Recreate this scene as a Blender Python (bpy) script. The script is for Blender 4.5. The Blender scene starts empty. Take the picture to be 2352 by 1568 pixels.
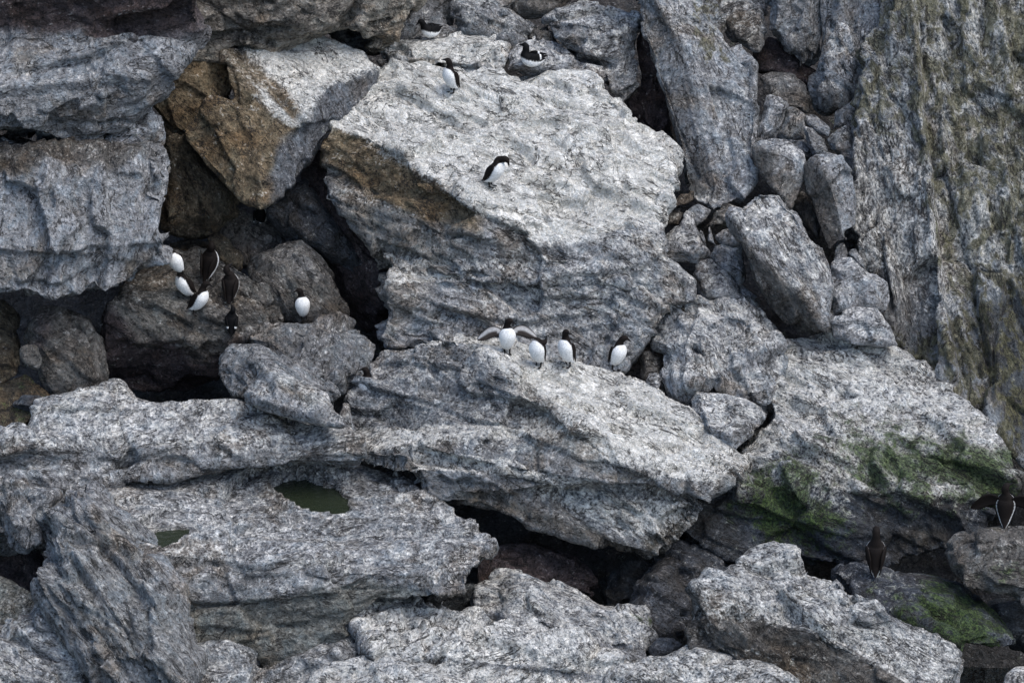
import bpy, math, random, time
import numpy as np
from mathutils import Vector, Matrix, geometry
T0 = time.time()
SC = bpy.context.scene
COL = SC.collection

# ---------------------------------------------------------------- camera, sky, sun, exposure
PITCH = math.radians(22.0)
DIST = 60.0
S = 0.005                                   # metres per photo unit at the reference distance
CX, CY = 1176.0, 784.0
F = np.array([0.0, math.cos(PITCH), -math.sin(PITCH)])
U = np.array([0.0, math.sin(PITCH), math.cos(PITCH)])
X = np.array([1.0, 0.0, 0.0])
CAM = -F * DIST
cam_data = bpy.data.cameras.new('camera')
cam = bpy.data.objects.new('camera', cam_data)
COL.objects.link(cam)
cam.location = CAM
cam.rotation_euler = (math.radians(90) - PITCH, 0, 0)
cam_data.sensor_width = 36.0
cam_data.lens = 36.0 * DIST / (2352 * S)
cam_data.clip_start = 1.0
cam_data.clip_end = 5000.0
SC.camera = cam

SUN_DIR = np.array([0.42, -0.24, 0.88]); SUN_DIR /= np.linalg.norm(SUN_DIR)
world = bpy.data.worlds.new('World')
SC.world = world
world.use_nodes = True
wn = world.node_tree
bg = wn.nodes['Background']
sky = wn.nodes.new('ShaderNodeTexSky')
sky.sky_type = 'NISHITA'
sky.sun_disc = False
sky.sun_elevation = math.asin(SUN_DIR[2])
sky.sun_rotation = math.atan2(SUN_DIR[0], SUN_DIR[1])
sky.air_density = 1.0
sky.dust_density = 2.0
sky.ozone_density = 1.0
wn.links.new(sky.outputs['Color'], bg.inputs['Color'])
bg.inputs['Strength'].default_value = 0.115
sun_data = bpy.data.lights.new('sun', 'SUN')
sun_data.energy = 1.1
sun_data.angle = math.radians(50)
sun_data.color = (1.0, 0.97, 0.93)
sun = bpy.data.objects.new('sun', sun_data)
COL.objects.link(sun)
sun.rotation_euler = Vector(SUN_DIR).to_track_quat('Z', 'Y').to_euler()
SC.view_settings.view_transform = 'Standard'
SC.view_settings.look = 'None'
SC.view_settings.exposure = 1.18
SC.view_settings.gamma = 1.0
SC.view_settings.use_curve_mapping = False
SC.cycles.max_bounces = 4
SC.cycles.diffuse_bounces = 2
SC.cycles.use_denoising = True
SC.cycles.denoising_prefilter = 'NONE'

# ---------------------------------------------------------------- helpers
def at(x, y, d):
    """point d metres beyond the reference distance, seen at photo position x, y"""
    k = (DIST + d) / DIST
    return CAM + (DIST + d) * F + (x - CX) * S * k * X + (CY - y) * S * k * U

def to_photo(p):
    q = p - CAM
    dep = q @ F
    return np.stack([CX + (q @ X) / dep * DIST / S, CY - (q @ U) / dep * DIST / S, dep - DIST], 1)

def slope(y):
    return 0.55 * (CY - y) * S

def pts(s):
    return [tuple(float(v) for v in w.split(',')) for w in s.split()]

def hsh(ix, iy, iz, seed):
    h = (ix.astype(np.uint32) * np.uint32(374761393)) ^ (iy.astype(np.uint32) * np.uint32(668265263)) \
        ^ (iz.astype(np.uint32) * np.uint32(2246822519)) ^ np.uint32((seed * 3266489917 + 12345) & 0xffffffff)
    h = (h ^ (h >> np.uint32(15))) * np.uint32(2246822519)
    h = (h ^ (h >> np.uint32(13))) * np.uint32(3266489917)
    return h ^ (h >> np.uint32(16))

GRAD = np.array([[1,1,0],[-1,1,0],[1,-1,0],[-1,-1,0],[1,0,1],[-1,0,1],[1,0,-1],[-1,0,-1],
                 [0,1,1],[0,-1,1],[0,1,-1],[0,-1,-1],[1,1,0],[0,-1,1],[-1,1,0],[0,-1,-1]], np.float32)

def perlin(p, seed=0):
    p = np.asarray(p, np.float32)
    i = np.floor(p).astype(np.int32)
    f = p - i
    w = f * f * f * (f * (f * 6 - 15) + 10)
    out = np.zeros(len(p), np.float32)
    for dx in (0, 1):
        wx = w[:, 0] if dx else 1 - w[:, 0]
        for dy in (0, 1):
            wy = w[:, 1] if dy else 1 - w[:, 1]
            for dz in (0, 1):
                wz = w[:, 2] if dz else 1 - w[:, 2]
                g = GRAD[hsh(i[:, 0] + dx, i[:, 1] + dy, i[:, 2] + dz, seed) & np.uint32(15)]
                out += wx * wy * wz * (g[:, 0] * (f[:, 0] - dx) + g[:, 1] * (f[:, 1] - dy) + g[:, 2] * (f[:, 2] - dz))
    return out

def cells(p, seed=0):
    """plate noise: every cell of the rock gets its own height and tilt; also the distance to the joint"""
    p = np.asarray(p, np.float32)
    i = np.floor(p - 0.5).astype(np.int32)
    n = len(p)
    b1 = np.full(n, 9.0, np.float32); b2 = np.full(n, 9.0, np.float32)
    val = np.zeros(n, np.float32)
    for dx in (0, 1):
        for dy in (0, 1):
            for dz in (0, 1):
                c = i + np.array([dx, dy, dz], np.int32)
                h = hsh(c[:, 0], c[:, 1], c[:, 2], seed)
                j = np.stack([(h & np.uint32(255)), ((h >> np.uint32(8)) & np.uint32(255)),
                              ((h >> np.uint32(16)) & np.uint32(255))], 1).astype(np.float32) / 255.0
                r = p - (c + 0.15 + 0.7 * j)
                d = np.sqrt((r * r).sum(1))
                k = (h >> np.uint32(24)).astype(np.float32) / 255.0
                v = (k * 2 - 1) + 1.3 * ((r * (j[:, [1, 2, 0]] * 2 - 1)).sum(1))
                near = d < b1
                b2 = np.where(near, b1, np.minimum(b2, d))
                val = np.where(near, v, val)
                b1 = np.where(near, d, b1)
    return val, b2 - b1

def seg_dist(px, py, a, b):
    ax, ay = a; bx, by = b
    vx, vy = bx - ax, by - ay
    t = np.clip(((px - ax) * vx + (py - ay) * vy) / (vx * vx + vy * vy + 1e-9), 0, 1)
    ex, ey = px - ax - t * vx, py - ay - t * vy
    side = (px - ax) * vy - (py - ay) * vx
    return np.sqrt(ex * ex + ey * ey), side

def poly_dist(px, py, poly):
    """signed distance to a polygon, positive inside"""
    best = np.full(len(px), 1e9, np.float32)
    ins = np.zeros(len(px), bool)
    n = len(poly)
    for k in range(n):
        a, b = poly[k], poly[(k + 1) % n]
        d, _ = seg_dist(px, py, a, b)
        best = np.minimum(best, d)
        c = ((a[1] > py) != (b[1] > py)) & (px < (b[0] - a[0]) * (py - a[1]) / (b[1] - a[1] + 1e-9) + a[0])
        ins ^= c
    return np.where(ins, best, -best)

def tag(o, label=None, cat=None, group=None, kind=None):
    if label: o['label'] = label
    if cat: o['category'] = cat
    if group: o['group'] = group
    if kind: o['kind'] = kind
    return o

# ---------------------------------------------------------------- materials
def nd(nt, t, **kw):
    n = nt.nodes.new(t)
    for k, v in kw.items():
        if k in n.inputs: n.inputs[k].default_value = v
        else: setattr(n, k, v)
    return n

def new_mat(name):
    m = bpy.data.materials.new(name)
    m.use_nodes = True
    return m, m.node_tree, m.node_tree.nodes['Principled BSDF'], m.node_tree.links

def math_n(nt, op, a, b=None, clamp=False):
    n = nt.nodes.new('ShaderNodeMath'); n.operation = op; n.use_clamp = clamp
    for k, v in ((0, a), (1, b)):
        if v is None: continue
        if isinstance(v, (int, float)): n.inputs[k].default_value = v
        else: nt.links.new(v, n.inputs[k])
    return n.outputs[0]

def ramp(nt, fac, lo, hi, a=0.0, b=1.0):
    n = nt.nodes.new('ShaderNodeMapRange'); n.clamp = True; n.interpolation_type = 'SMOOTHSTEP'
    nt.links.new(fac, n.inputs[0])
    n.inputs[1].default_value = lo; n.inputs[2].default_value = hi
    n.inputs[3].default_value = a; n.inputs[4].default_value = b
    return n.outputs[0]

def mixc(nt, fac, a, b, blend='MIX'):
    n = nt.nodes.new('ShaderNodeMix'); n.data_type = 'RGBA'; n.blend_type = blend
    for k, v in ((0, fac), (6, a), (7, b)):
        if isinstance(v, (int, float)): n.inputs[k].default_value = v
        elif isinstance(v, tuple): n.inputs[k].default_value = v + (1.0,)
        else: nt.links.new(v, n.inputs[k])
    return n.outputs[2]

def rock_material():
    m, nt, bs, L = new_mat('weathered_rock')
    bed = nd(nt, 'ShaderNodeAttribute', attribute_name='bed').outputs['Vector']
    tint = nd(nt, 'ShaderNodeAttribute', attribute_name='tint').outputs['Color']
    mk = nd(nt, 'ShaderNodeAttribute', attribute_name='mask')
    sep = nt.nodes.new('ShaderNodeSeparateColor'); L.new(mk.outputs['Color'], sep.inputs[0])
    guano, moss, lich = sep.outputs[0], sep.outputs[1], sep.outputs[2]
    wet = mk.outputs['Alpha']
    def noise(scale, detail, rough=0.6, dist=0.0, vec=bed):
        n = nd(nt, 'ShaderNodeTexNoise'); L.new(vec, n.inputs['Vector'])
        n.inputs['Scale'].default_value = scale; n.inputs['Detail'].default_value = detail
        n.inputs['Roughness'].default_value = rough; n.inputs['Distortion'].default_value = dist
        return n
    nA = noise(1.6, 4, 0.62, 0.3)
    nB = noise(9.0, 5, 0.72, 0.2)
    nC = noise(36.0, 2, 0.7, 0.1)
    nD = noise(4.5, 4, 0.65, 0.5)
    # chips: every small plate of the surface has its own tone, with broken joints between
    warp = nt.nodes.new('ShaderNodeVectorMath'); warp.operation = 'MULTIPLY_ADD'
    L.new(nB.outputs['Color'], warp.inputs[0]); warp.inputs[1].default_value = (0.22, 0.22, 0.22); L.new(bed, warp.inputs[2])
    vp = nd(nt, 'ShaderNodeTexVoronoi', feature='F1'); L.new(warp.outputs[0], vp.inputs['Vector']); vp.inputs['Scale'].default_value = 13.0
    vq = nd(nt, 'ShaderNodeTexVoronoi', feature='DISTANCE_TO_EDGE'); L.new(warp.outputs[0], vq.inputs['Vector']); vq.inputs['Scale'].default_value = 8.0
    j2 = math_n(nt, 'MULTIPLY', ramp(nt, vq.outputs['Distance'], 0.0, 0.045, 1, 0), ramp(nt, nD.outputs['Fac'], 0.47, 0.6))
    # fissures: long ragged lines that run with the bedding, and shorter ones across it
    def fissure(scale, vec, width, gate, lo, hi):
        mp = nt.nodes.new('ShaderNodeVectorMath'); mp.operation = 'MULTIPLY'; L.new(bed, mp.inputs[0]); mp.inputs[1].default_value = vec
        n = noise(scale, 5, 0.62, 0.4, mp.outputs[0])
        a = math_n(nt, 'ABSOLUTE', math_n(nt, 'SUBTRACT', n.outputs['Fac'], 0.5))
        return math_n(nt, 'MULTIPLY', ramp(nt, a, width * .25, width, 1, 0), ramp(nt, gate, lo, hi))
    f1 = fissure(3.2, (.32, 1.0, 1.0), .017, nD.outputs['Fac'], .44, .56)
    f2 = fissure(2.6, (1.0, .6, 1.0), .010, nA.outputs['Fac'], .5, .58)
    joint = math_n(nt, 'MAXIMUM', math_n(nt, 'MULTIPLY', j2, .7), math_n(nt, 'MAXIMUM', f1, f2))
    sepv = nt.nodes.new('ShaderNodeSeparateColor'); L.new(vp.outputs['Color'], sepv.inputs[0])
    chip = sepv.outputs[0]
    vl = nd(nt, 'ShaderNodeTexVoronoi', feature='F1'); L.new(warp.outputs[0], vl.inputs['Vector']); vl.inputs['Scale'].default_value = 5.0
    def plate(v):
        # a flat chip with its own tilt
        d = nt.nodes.new('ShaderNodeVectorMath'); d.operation = 'SUBTRACT'
        L.new(warp.outputs[0], d.inputs[0]); L.new(v.outputs['Position'], d.inputs[1])
        e = nt.nodes.new('ShaderNodeVectorMath'); e.operation = 'SUBTRACT'
        L.new(v.outputs['Color'], e.inputs[0]); e.inputs[1].default_value = (.5, .5, .5)
        f = nt.nodes.new('ShaderNodeVectorMath'); f.operation = 'DOT_PRODUCT'
        L.new(d.outputs[0], f.inputs[0]); L.new(e.outputs[0], f.inputs[1])
        return f.outputs['Value']
    # base colour
    v1 = ramp(nt, nB.outputs['Fac'], 0.32, 0.7, 0.66, 1.26)
    v2 = ramp(nt, nC.outputs['Fac'], 0.3, 0.7, 0.8, 1.2)
    v = math_n(nt, 'MULTIPLY', v1, v2)
    v = math_n(nt, 'MULTIPLY', v, ramp(nt, chip, 0, 1, 0.8, 1.22))
    pit = ramp(nt, math_n(nt, 'MULTIPLY', nC.outputs['Fac'], nB.outputs['Fac']), 0.14, 0.185)
    v = math_n(nt, 'MULTIPLY', v, math_n(nt, 'ADD', math_n(nt, 'MULTIPLY', pit, 0.6), 0.4))
    vv = nt.nodes.new('ShaderNodeCombineColor')
    for k in range(3): L.new(v, vv.inputs[k])
    c = mixc(nt, 1.0, tint, vv.outputs[0], 'MULTIPLY')
    # veins of warm and cool mineral
    c = mixc(nt, ramp(nt, nA.outputs['Fac'], 0.52, 0.66, 0, 0.8), c, mixc(nt, 1.0, c, (0.92, 0.78, 0.64), 'MULTIPLY'))
    c = mixc(nt, ramp(nt, nD.outputs['Fac'], 0.52, 0.36, 0, 0.8), c, mixc(nt, 1.0, c, (0.9, 1.0, 1.07), 'MULTIPLY'))
    # bird lime: streaky white wash and separate flecks
    gn = math_n(nt, 'ADD', math_n(nt, 'MULTIPLY', nB.outputs['Fac'], 0.7), math_n(nt, 'MULTIPLY', nC.outputs['Fac'], 0.3))
    thr = math_n(nt, 'SUBTRACT', math_n(nt, 'ADD', gn, math_n(nt, 'MULTIPLY', guano, 0.42)), 0.66)
    gm = math_n(nt, 'MULTIPLY', ramp(nt, thr, -0.09, 0.13, 0, 0.92), ramp(nt, chip, 0, 0.5, 0.6, 1))
    c = mixc(nt, gm, c, mixc(nt, ramp(nt, nC.outputs['Fac'], 0.3, 0.6), (0.58, 0.56, 0.50), (0.79, 0.775, 0.72)))
    # ochre and olive lichen
    lm = ramp(nt, math_n(nt, 'SUBTRACT', math_n(nt, 'ADD', math_n(nt, 'ADD', math_n(nt, 'MULTIPLY', nD.outputs['Fac'], 0.55), math_n(nt, 'MULTIPLY', nB.outputs['Fac'], 0.45)), math_n(nt, 'MULTIPLY', lich, 0.4)), 0.73), -0.03, 0.06, 0, 0.8)
    c = mixc(nt, lm, c, mixc(nt, nC.outputs['Fac'], (0.05, 0.05, 0.022), (0.14, 0.13, 0.06)))
    mn = math_n(nt, 'ADD', math_n(nt, 'MULTIPLY', nB.outputs['Fac'], 0.6), math_n(nt, 'ADD', math_n(nt, 'MULTIPLY', nD.outputs['Fac'], 0.5), math_n(nt, 'MULTIPLY', moss, 0.4)))
    mm = ramp(nt, math_n(nt, 'SUBTRACT', mn, 0.745), -0.08, 0.10, 0, 0.9)
    c = mixc(nt, mm, c, mixc(nt, ramp(nt, nC.outputs['Fac'], 0.35, 0.65), (0.014, 0.028, 0.010), (0.07, 0.115, 0.024)))
    c = mixc(nt, math_n(nt, 'MULTIPLY', joint, 0.85), c, (0.028, 0.026, 0.024))
    L.new(c, bs.inputs['Base Color'])
    L.new(ramp(nt, wet, 0, 1, 0.88, 0.28), bs.inputs['Roughness'])
    bs.inputs['Specular IOR Level'].default_value = 0.3
    # relief
    h = math_n(nt, 'ADD', math_n(nt, 'MULTIPLY', nB.outputs['Fac'], 0.07), math_n(nt, 'MULTIPLY', nC.outputs['Fac'], 0.012))
    h = math_n(nt, 'ADD', h, math_n(nt, 'MULTIPLY', chip, 0.012))
    h = math_n(nt, 'ADD', h, math_n(nt, 'MULTIPLY', vp.outputs['Distance'], -0.02))
    h = math_n(nt, 'ADD', h, math_n(nt, 'MULTIPLY', plate(vp), 0.9))
    h = math_n(nt, 'ADD', h, math_n(nt, 'MULTIPLY', plate(vl), 0.55))
    h = math_n(nt, 'SUBTRACT', h, math_n(nt, 'MULTIPLY', joint, 0.035))
    b = nt.nodes.new('ShaderNodeBump'); b.inputs['Distance'].default_value = 1.0; b.inputs['Strength'].default_value = 1.0
    L.new(h, b.inputs['Height']); L.new(b.outputs[0], bs.inputs['Normal'])
    return m

M_ROCK = rock_material()

def water_material(name, colour, rough, scale, strength):
    m, nt, bs, L = new_mat(name)
    bs.inputs['Base Color'].default_value = colour + (1,)
    bs.inputs['Roughness'].default_value = rough
    bs.inputs['IOR'].default_value = 1.33
    tc = nd(nt, 'ShaderNodeTexCoord')
    n = nd(nt, 'ShaderNodeTexNoise'); L.new(tc.outputs['Object'], n.inputs['Vector'])
    n.inputs['Scale'].default_value = scale; n.inputs['Detail'].default_value = 4
    b = nt.nodes.new('ShaderNodeBump'); b.inputs['Distance'].default_value = strength
    L.new(n.outputs['Fac'], b.inputs['Height']); L.new(b.outputs[0], bs.inputs['Normal'])
    return m

M_SEA = water_material('sea_water', (0.006, 0.010, 0.012), 0.04, 5.0, 1.6)
M_POOL = water_material('pool_water', (0.018, 0.024, 0.014), 0.08, 16.0, 0.012)

# ---------------------------------------------------------------- rocks
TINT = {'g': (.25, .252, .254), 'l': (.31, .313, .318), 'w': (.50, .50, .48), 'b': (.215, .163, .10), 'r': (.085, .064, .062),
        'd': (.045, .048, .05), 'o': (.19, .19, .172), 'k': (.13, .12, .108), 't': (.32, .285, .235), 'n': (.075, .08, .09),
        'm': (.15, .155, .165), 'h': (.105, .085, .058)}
ROCKS = {}

def base_front(P, faces, off, anchor=None):
    """depth of every corner from the wanted slope of every face (least squares)"""
    n, m = len(P), len(faces)
    rows, rhs = [], []
    for k, (idx, gx, gy, code) in enumerate(faces):
        for i in idx:
            r = np.zeros(n + m); r[i] = 1; r[n + k] = -1
            rows.append(r); rhs.append(gx * (P[i][0] - CX) * S + gy * (CY - P[i][1]) * S)
    r = np.zeros(n + m); r[:n] = 1e-3
    rows.append(r); rhs.append(0)
    sol = np.linalg.lstsq(np.array(rows), np.array(rhs), rcond=None)[0][:n]
    yc = sum(p[1] for p in P) / n
    return sol - sol.mean() + slope(yc) + off

def boundary(tris):
    e = set()
    for a, b, c in tris:
        for q in ((a, b), (b, c), (c, a)): e.add(q)
    nxt = {a: b for a, b in e if (b, a) not in e}
    s0 = next(iter(nxt)); loop = [s0]
    while True:
        v = nxt[loop[-1]]
        if v == s0 or len(loop) > len(nxt): break
        loop.append(v)
    return loop

def tess(P, idx):
    t = geometry.tessellate_polygon([[Vector((P[i][0], P[i][1], 0)) for i in idx]])
    out = []
    for a, b, c in t:
        a, b, c = idx[a], idx[b], idx[c]
        ar = (P[b][0] - P[a][0]) * (P[c][1] - P[a][1]) - (P[b][1] - P[a][1]) * (P[c][0] - P[a][0])
        if abs(ar) < 1e-6: continue
        out.append((a, b, c) if ar < 0 else (a, c, b))   # photo y runs down: this winding faces the camera
    return out

def remesh(verts, tris, vox):
    me = bpy.data.meshes.new('tmp'); me.from_pydata([tuple(v) for v in verts], [], tris); me.update()
    ob = bpy.data.objects.new('tmp', me); COL.objects.link(ob)
    md = ob.modifiers.new('r', 'REMESH'); md.mode = 'VOXEL'; md.voxel_size = vox; md.adaptivity = 0
    dg = bpy.context.evaluated_depsgraph_get()
    out = bpy.data.meshes.new_from_object(ob.evaluated_get(dg))
    bpy.data.objects.remove(ob); bpy.data.meshes.remove(me)
    return out

def smooth(co, edges, it):
    n = len(co)
    cnt = np.bincount(edges.ravel(), minlength=n).astype(np.float32)[:, None]
    for _ in range(it):
        acc = np.zeros_like(co)
        for k in range(co.shape[1]):
            acc[:, k] = np.bincount(edges[:, 0], co[edges[:, 1], k], n) + np.bincount(edges[:, 1], co[edges[:, 0], k], n)
        co = 0.4 * co + 0.6 * acc / np.maximum(cnt, 1)
    return co

def rock(name, label, outline, tint='g', g=(0, .5), off=0.0, grain=0, faces=None, thick=None, lime=.3, moss=0, lich=0, wet=0,
         vox=None, amp=1.0, ratio=.6, steps=(), carve=(), rough=.7, spots=(), cat='boulder', group='boulders fallen below the cliff', kind=None, soft=1, bevel=.5, swirl=1.0, keepback=False, strata=.42):
    seed = (sum(ord(c) * (i + 3) for i, c in enumerate(label)) * 7919) % 100003
    rng = random.Random(seed)
    P = pts(outline)
    if faces is None:
        n = len(P)
        cx = sum(p[0] for p in P) / n; cy = sum(p[1] for p in P) / n
        size = (max(p[0] for p in P) - min(p[0] for p in P) + max(p[1] for p in P) - min(p[1] for p in P)) / 2 * S
        inner = []
        for k in range(n):
            q = P[k]; s = rng.uniform(.5, .74)
            inner.append((cx + (q[0] - cx) * s, cy + (q[1] - cy) * s))
        P2 = P + inner
        res = geometry.delaunay_2d_cdt([Vector(p) for p in P2], [(i, (i + 1) % n) for i in range(n)], [list(range(n))], 1, 1e-4)
        PV = [tuple(v) for v in res[0]]
        orig = [o[0] if o else 0 for o in res[3]]
        tri = []
        for f in res[2]:
            tri += tess(PV, list(f))
        dep = []
        for k, q in enumerate(PV):
            d = g[0] * (q[0] - cx) * S + g[1] * (cy - q[1]) * S
            if orig[k] < n: d += bevel * (1.35 if size < .6 else 1) * size * rng.uniform(.28, .5)
            else: d += size * rng.uniform(-.07, .07)
            dep.append(d + slope(cy) + off)
        P = PV
        polys = [([k for k in range(n)], tint)]
        polyc = [([P2[k] for k in range(n)], tint)]
    else:
        fl = []
        for f in faces:
            a, b, c, code = f
            fl.append(([int(v) for v in a.split()], b, c, code))
        dep = list(base_front(P, fl, off))
        tri = []
        for idx, *_ in fl: tri += tess(P, idx)
        polyc = [([P[i] for i in idx], code) for idx, _, _, code in fl]
    loop = boundary(tri)
    xs = [P[i][0] for i in loop]; ys = [P[i][1] for i in loop]
    size = ((max(xs) - min(xs)) + (max(ys) - min(ys))) / 2 * S
    th = thick if thick else min(1.6, .6 * size)
    cx, cy = sum(xs) / len(xs), sum(ys) / len(ys)
    V = [at(p[0], p[1], d) for p, d in zip(P, dep)]
    T = list(tri)
    dm = sum(dep[i] for i in loop) / len(loop)
    rings = [loop]
    for s, q, mixd in ((.96, .45, .9), (.72, 1.0, .5)):
        r = []
        for i in loop:
            r.append(len(V))
            d = dep[i] * mixd + dm * (1 - mixd) + th * q
            V.append(at(cx + (P[i][0] - cx) * s, cy + (P[i][1] - cy) * s, d))
        rings.append(r)
    n = len(loop)
    for a, b in zip(rings, rings[1:]):
        for k in range(n):
            k2 = (k + 1) % n
            T += [(a[k2], a[k], b[k]), (a[k2], b[k], b[k2])]
    c = len(V); V.append(at(cx, cy, dm + th * 1.15))
    for k in range(n): T.append((rings[-1][(k + 1) % n], rings[-1][k], c))
    vx = vox if vox else (0.0215 if size > 1.2 else 0.0175 if size > .5 else 0.013) * (1.3 if tint in 'rdhnk' and faces is None else 1.0)
    me = remesh(V, T, vx)
    nv = len(me.vertices)
    co = np.empty(nv * 3, np.float32); me.vertices.foreach_get('co', co); co = co.reshape(-1, 3)
    ed = np.empty(len(me.edges) * 2, np.int32); me.edges.foreach_get('vertices', ed); ed = ed.reshape(-1, 2)
    co = smooth(co, ed, soft)
    me.vertices.foreach_set('co', co.ravel()); me.update()
    nr = np.empty(nv * 3, np.float32); me.vertices.foreach_get('normal', nr); nr = nr.reshape(-1, 3)
    # the buried back of the block is closed with one flat cap
    nf = len(me.polygons)
    if len(me.loops) == nf * 4:
        qd = np.empty(nf * 4, np.int32); me.loops.foreach_get('vertex_index', qd); qd = qd.reshape(-1, 4)
        dpt = (co - CAM) @ F - DIST
        backv = ((nr @ F) > .25) & (dpt > dm + .2 * th) if not keepback else np.zeros(nv, bool)
        keep = ~backv[qd].all(1)
        kq = qd[keep]
        used = np.zeros(nv, bool); used[kq.ravel()] = True
        idm = np.cumsum(used) - 1
        kq = idm[kq]
        ee = np.concatenate([kq[:, [0, 1]], kq[:, [1, 2]], kq[:, [2, 3]], kq[:, [3, 0]]])
        key = ee[:, 0].astype(np.int64) * nv + ee[:, 1]; rev = ee[:, 1].astype(np.int64) * nv + ee[:, 0]
        bd_e = ee[~np.isin(key, rev)]
        nxt = {int(v): int(u) for u, v in bd_e}
        caps = []
        while nxt:
            s0, v = nxt.popitem(); lp = [s0]
            while v != s0 and v in nxt:
                lp.append(v); v = nxt.pop(v)
            if len(lp) > 2: caps.append(lp)
        co = co[used]; nr = nr[used]; nv = len(co)
        bpy.data.meshes.remove(me)
        me = bpy.data.meshes.new('tmp'); me.from_pydata(co, [], kq.tolist() + caps); me.update()
        ed = np.empty(len(me.edges) * 2, np.int32); me.edges.foreach_get('vertices', ed); ed = ed.reshape(-1, 2)
    # bedding frame: q is stretched along the grain
    th_g = math.radians(grain)
    e1 = math.cos(th_g) * X + math.sin(th_g) * U
    e2 = -math.sin(th_g) * X + math.cos(th_g) * U
    e3 = -F + .25 * e2; e3 /= np.linalg.norm(e3)
    rr = np.random.RandomState(seed % 9973)
    shift = rr.uniform(-40, 40, 3)
    q = np.stack([co @ e1 * ratio, co @ e2 * 1.25, co @ e3], 1).astype(np.float32) + shift.astype(np.float32)
    pp = to_photo(co)
    k = amp * min(1.0, .14 + size / 2.1)
    sd = seed % 1000
    wv = np.stack([perlin(q * 1.7, sd + 1), perlin(q * 1.7, sd + 2), perlin(q * 1.7, sd + 3)], 1)
    qw = q + .14 * wv
    h = .08 * k * perlin(q * .9, sd)
    c1, e1d = cells(qw * 1.9, sd + 11)
    c2, e2d = cells(qw * 5.0 + 7, sd + 12)
    hc = .085 * k * c1
    msk = np.clip(.5 + 1.6 * perlin(q * 1.1 + 5, sd + 4), 0.1, 1)
    hc += .046 * k * c2 * msk
    hc = smooth(hc[:, None].astype(np.float32), ed, 1)[:, 0]
    h += hc
    h -= .035 * k * np.exp(-(e1d / .05) ** 2) * np.clip(.3 + 2 * perlin(q * .8 + 9, sd + 5), 0, 1)
    h += rough * (.030 * (.35 - np.abs(perlin(qw * 3.4, sd + 6))) + .020 * (.3 - np.abs(perlin(qw * 7.3, sd + 7)))) * min(1, k + .25)
    h += rough * .010 * perlin(qw * 15, sd + 8) + rough * .006 * perlin(q * 31, sd + 9)
    # bedding: every layer bulges over the one below it and ends in a ragged undercut edge
    Lw = q[:, 1] / 1.25 + .22 * perlin(q * 1.1, sd + 51) + .07 * perlin(q * 3.7, sd + 52)
    for fq, A, m in ((4.0, .042, 53), (9.5, .019, 54)):
        f = Lw * fq + .35 * perlin(q * 6, sd + m); cell = np.floor(f); f = f - cell
        md = np.clip(.35 + 1.7 * perlin(np.stack([q[:, 0] * 1.1, cell * .77, q[:, 2] * 1.1], 1), sd + m + 5), 0, 1.2)
        prof = np.where(f < .9, 1 - f / .9, (f - .9) / .1 * .25)
        h += strata * A * min(1, k + .15) * md * (prof - .5)
    for line, a, wdt in steps:
        L = pts(line)
        bd = np.full(nv, 1e9, np.float32)
        jx = pp[:, 0] + 12 * wv[:, 0]; jy = pp[:, 1] + 14 * wv[:, 1] + 5 * perlin(q * 5, sd + 21)
        for u, v in zip(L, L[1:]):
            bd = np.minimum(bd, seg_dist(jx, jy, u, v)[0])
        lx = np.array([p[0] for p in L]); ly = np.array([p[1] for p in L])
        if abs(lx[-1] - lx[0]) > abs(ly[-1] - ly[0]): sg = np.interp(jx, lx, ly) - jy
        else: sg = jx - np.interp(jy, ly, lx)
        a2 = a * np.clip(.75 + 1.5 * perlin(q * 1.4, sd + 22), .15, 1.3)
        t = np.clip(bd / 4.5, 0, 1)
        h += np.where(sg > 0, a2 * np.exp(-bd / wdt) * t, -a2 * 1.1 * np.exp(-bd / (wdt * .8)) * t)
    co2 = co + nr * h[:, None]
    for fn in carve:
        co2 = fn(co2)
    me.vertices.foreach_set('co', co2.astype(np.float32).ravel()); me.update()
    me.polygons.foreach_set('use_smooth', np.ones(len(me.polygons), bool))
    # colours: each face takes its listed tint; some dark tints paint in shaded sides and recesses
    qm = np.stack([co2 @ e1 * (.95 if ratio > .31 else .75), co2 @ e2, co2 @ e3], 1).astype(np.float32) + shift.astype(np.float32)
    qm += swirl * .10 * np.stack([perlin(qm * 1.3, sd + 41), perlin(qm * 1.3, sd + 42), perlin(qm * 1.3, sd + 43)], 1)
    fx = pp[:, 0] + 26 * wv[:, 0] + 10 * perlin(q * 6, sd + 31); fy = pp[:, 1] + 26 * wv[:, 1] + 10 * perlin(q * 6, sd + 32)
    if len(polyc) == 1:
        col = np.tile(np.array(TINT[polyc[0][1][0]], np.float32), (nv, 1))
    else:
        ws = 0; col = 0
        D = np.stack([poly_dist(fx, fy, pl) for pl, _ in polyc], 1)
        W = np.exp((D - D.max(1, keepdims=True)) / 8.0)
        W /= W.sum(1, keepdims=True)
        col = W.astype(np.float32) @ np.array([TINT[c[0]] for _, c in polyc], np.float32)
    me.update()
    # lime gathers on ledges that face the sky
    n2 = smooth(nr.copy(), ed, 3)
    up = n2[:, 2] / np.maximum(np.linalg.norm(n2, axis=1), 1e-6)
    gu = lime * np.clip((up - .33) / .45, 0, 1.0)
    ms = np.full(nv, moss, np.float32); li = np.full(nv, lich, np.float32); we = np.full(nv, wet, np.float32)
    for what, poly, val, soft_w in spots:
        dd = poly_dist(fx, fy, pts(poly))
        w = np.clip(.5 + dd / soft_w, 0, 1)
        if what == 'lime': gu = gu * (1 - w) + val * w
        elif what == 'moss': ms = ms * (1 - w) + val * w
        elif what == 'lich': li = li * (1 - w) + val * w
        elif what == 'wet': we = we * (1 - w) + val * w
        else: col = col * (1 - w[:, None] * val) + np.array(TINT[what], np.float32) * (w[:, None] * val)
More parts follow.
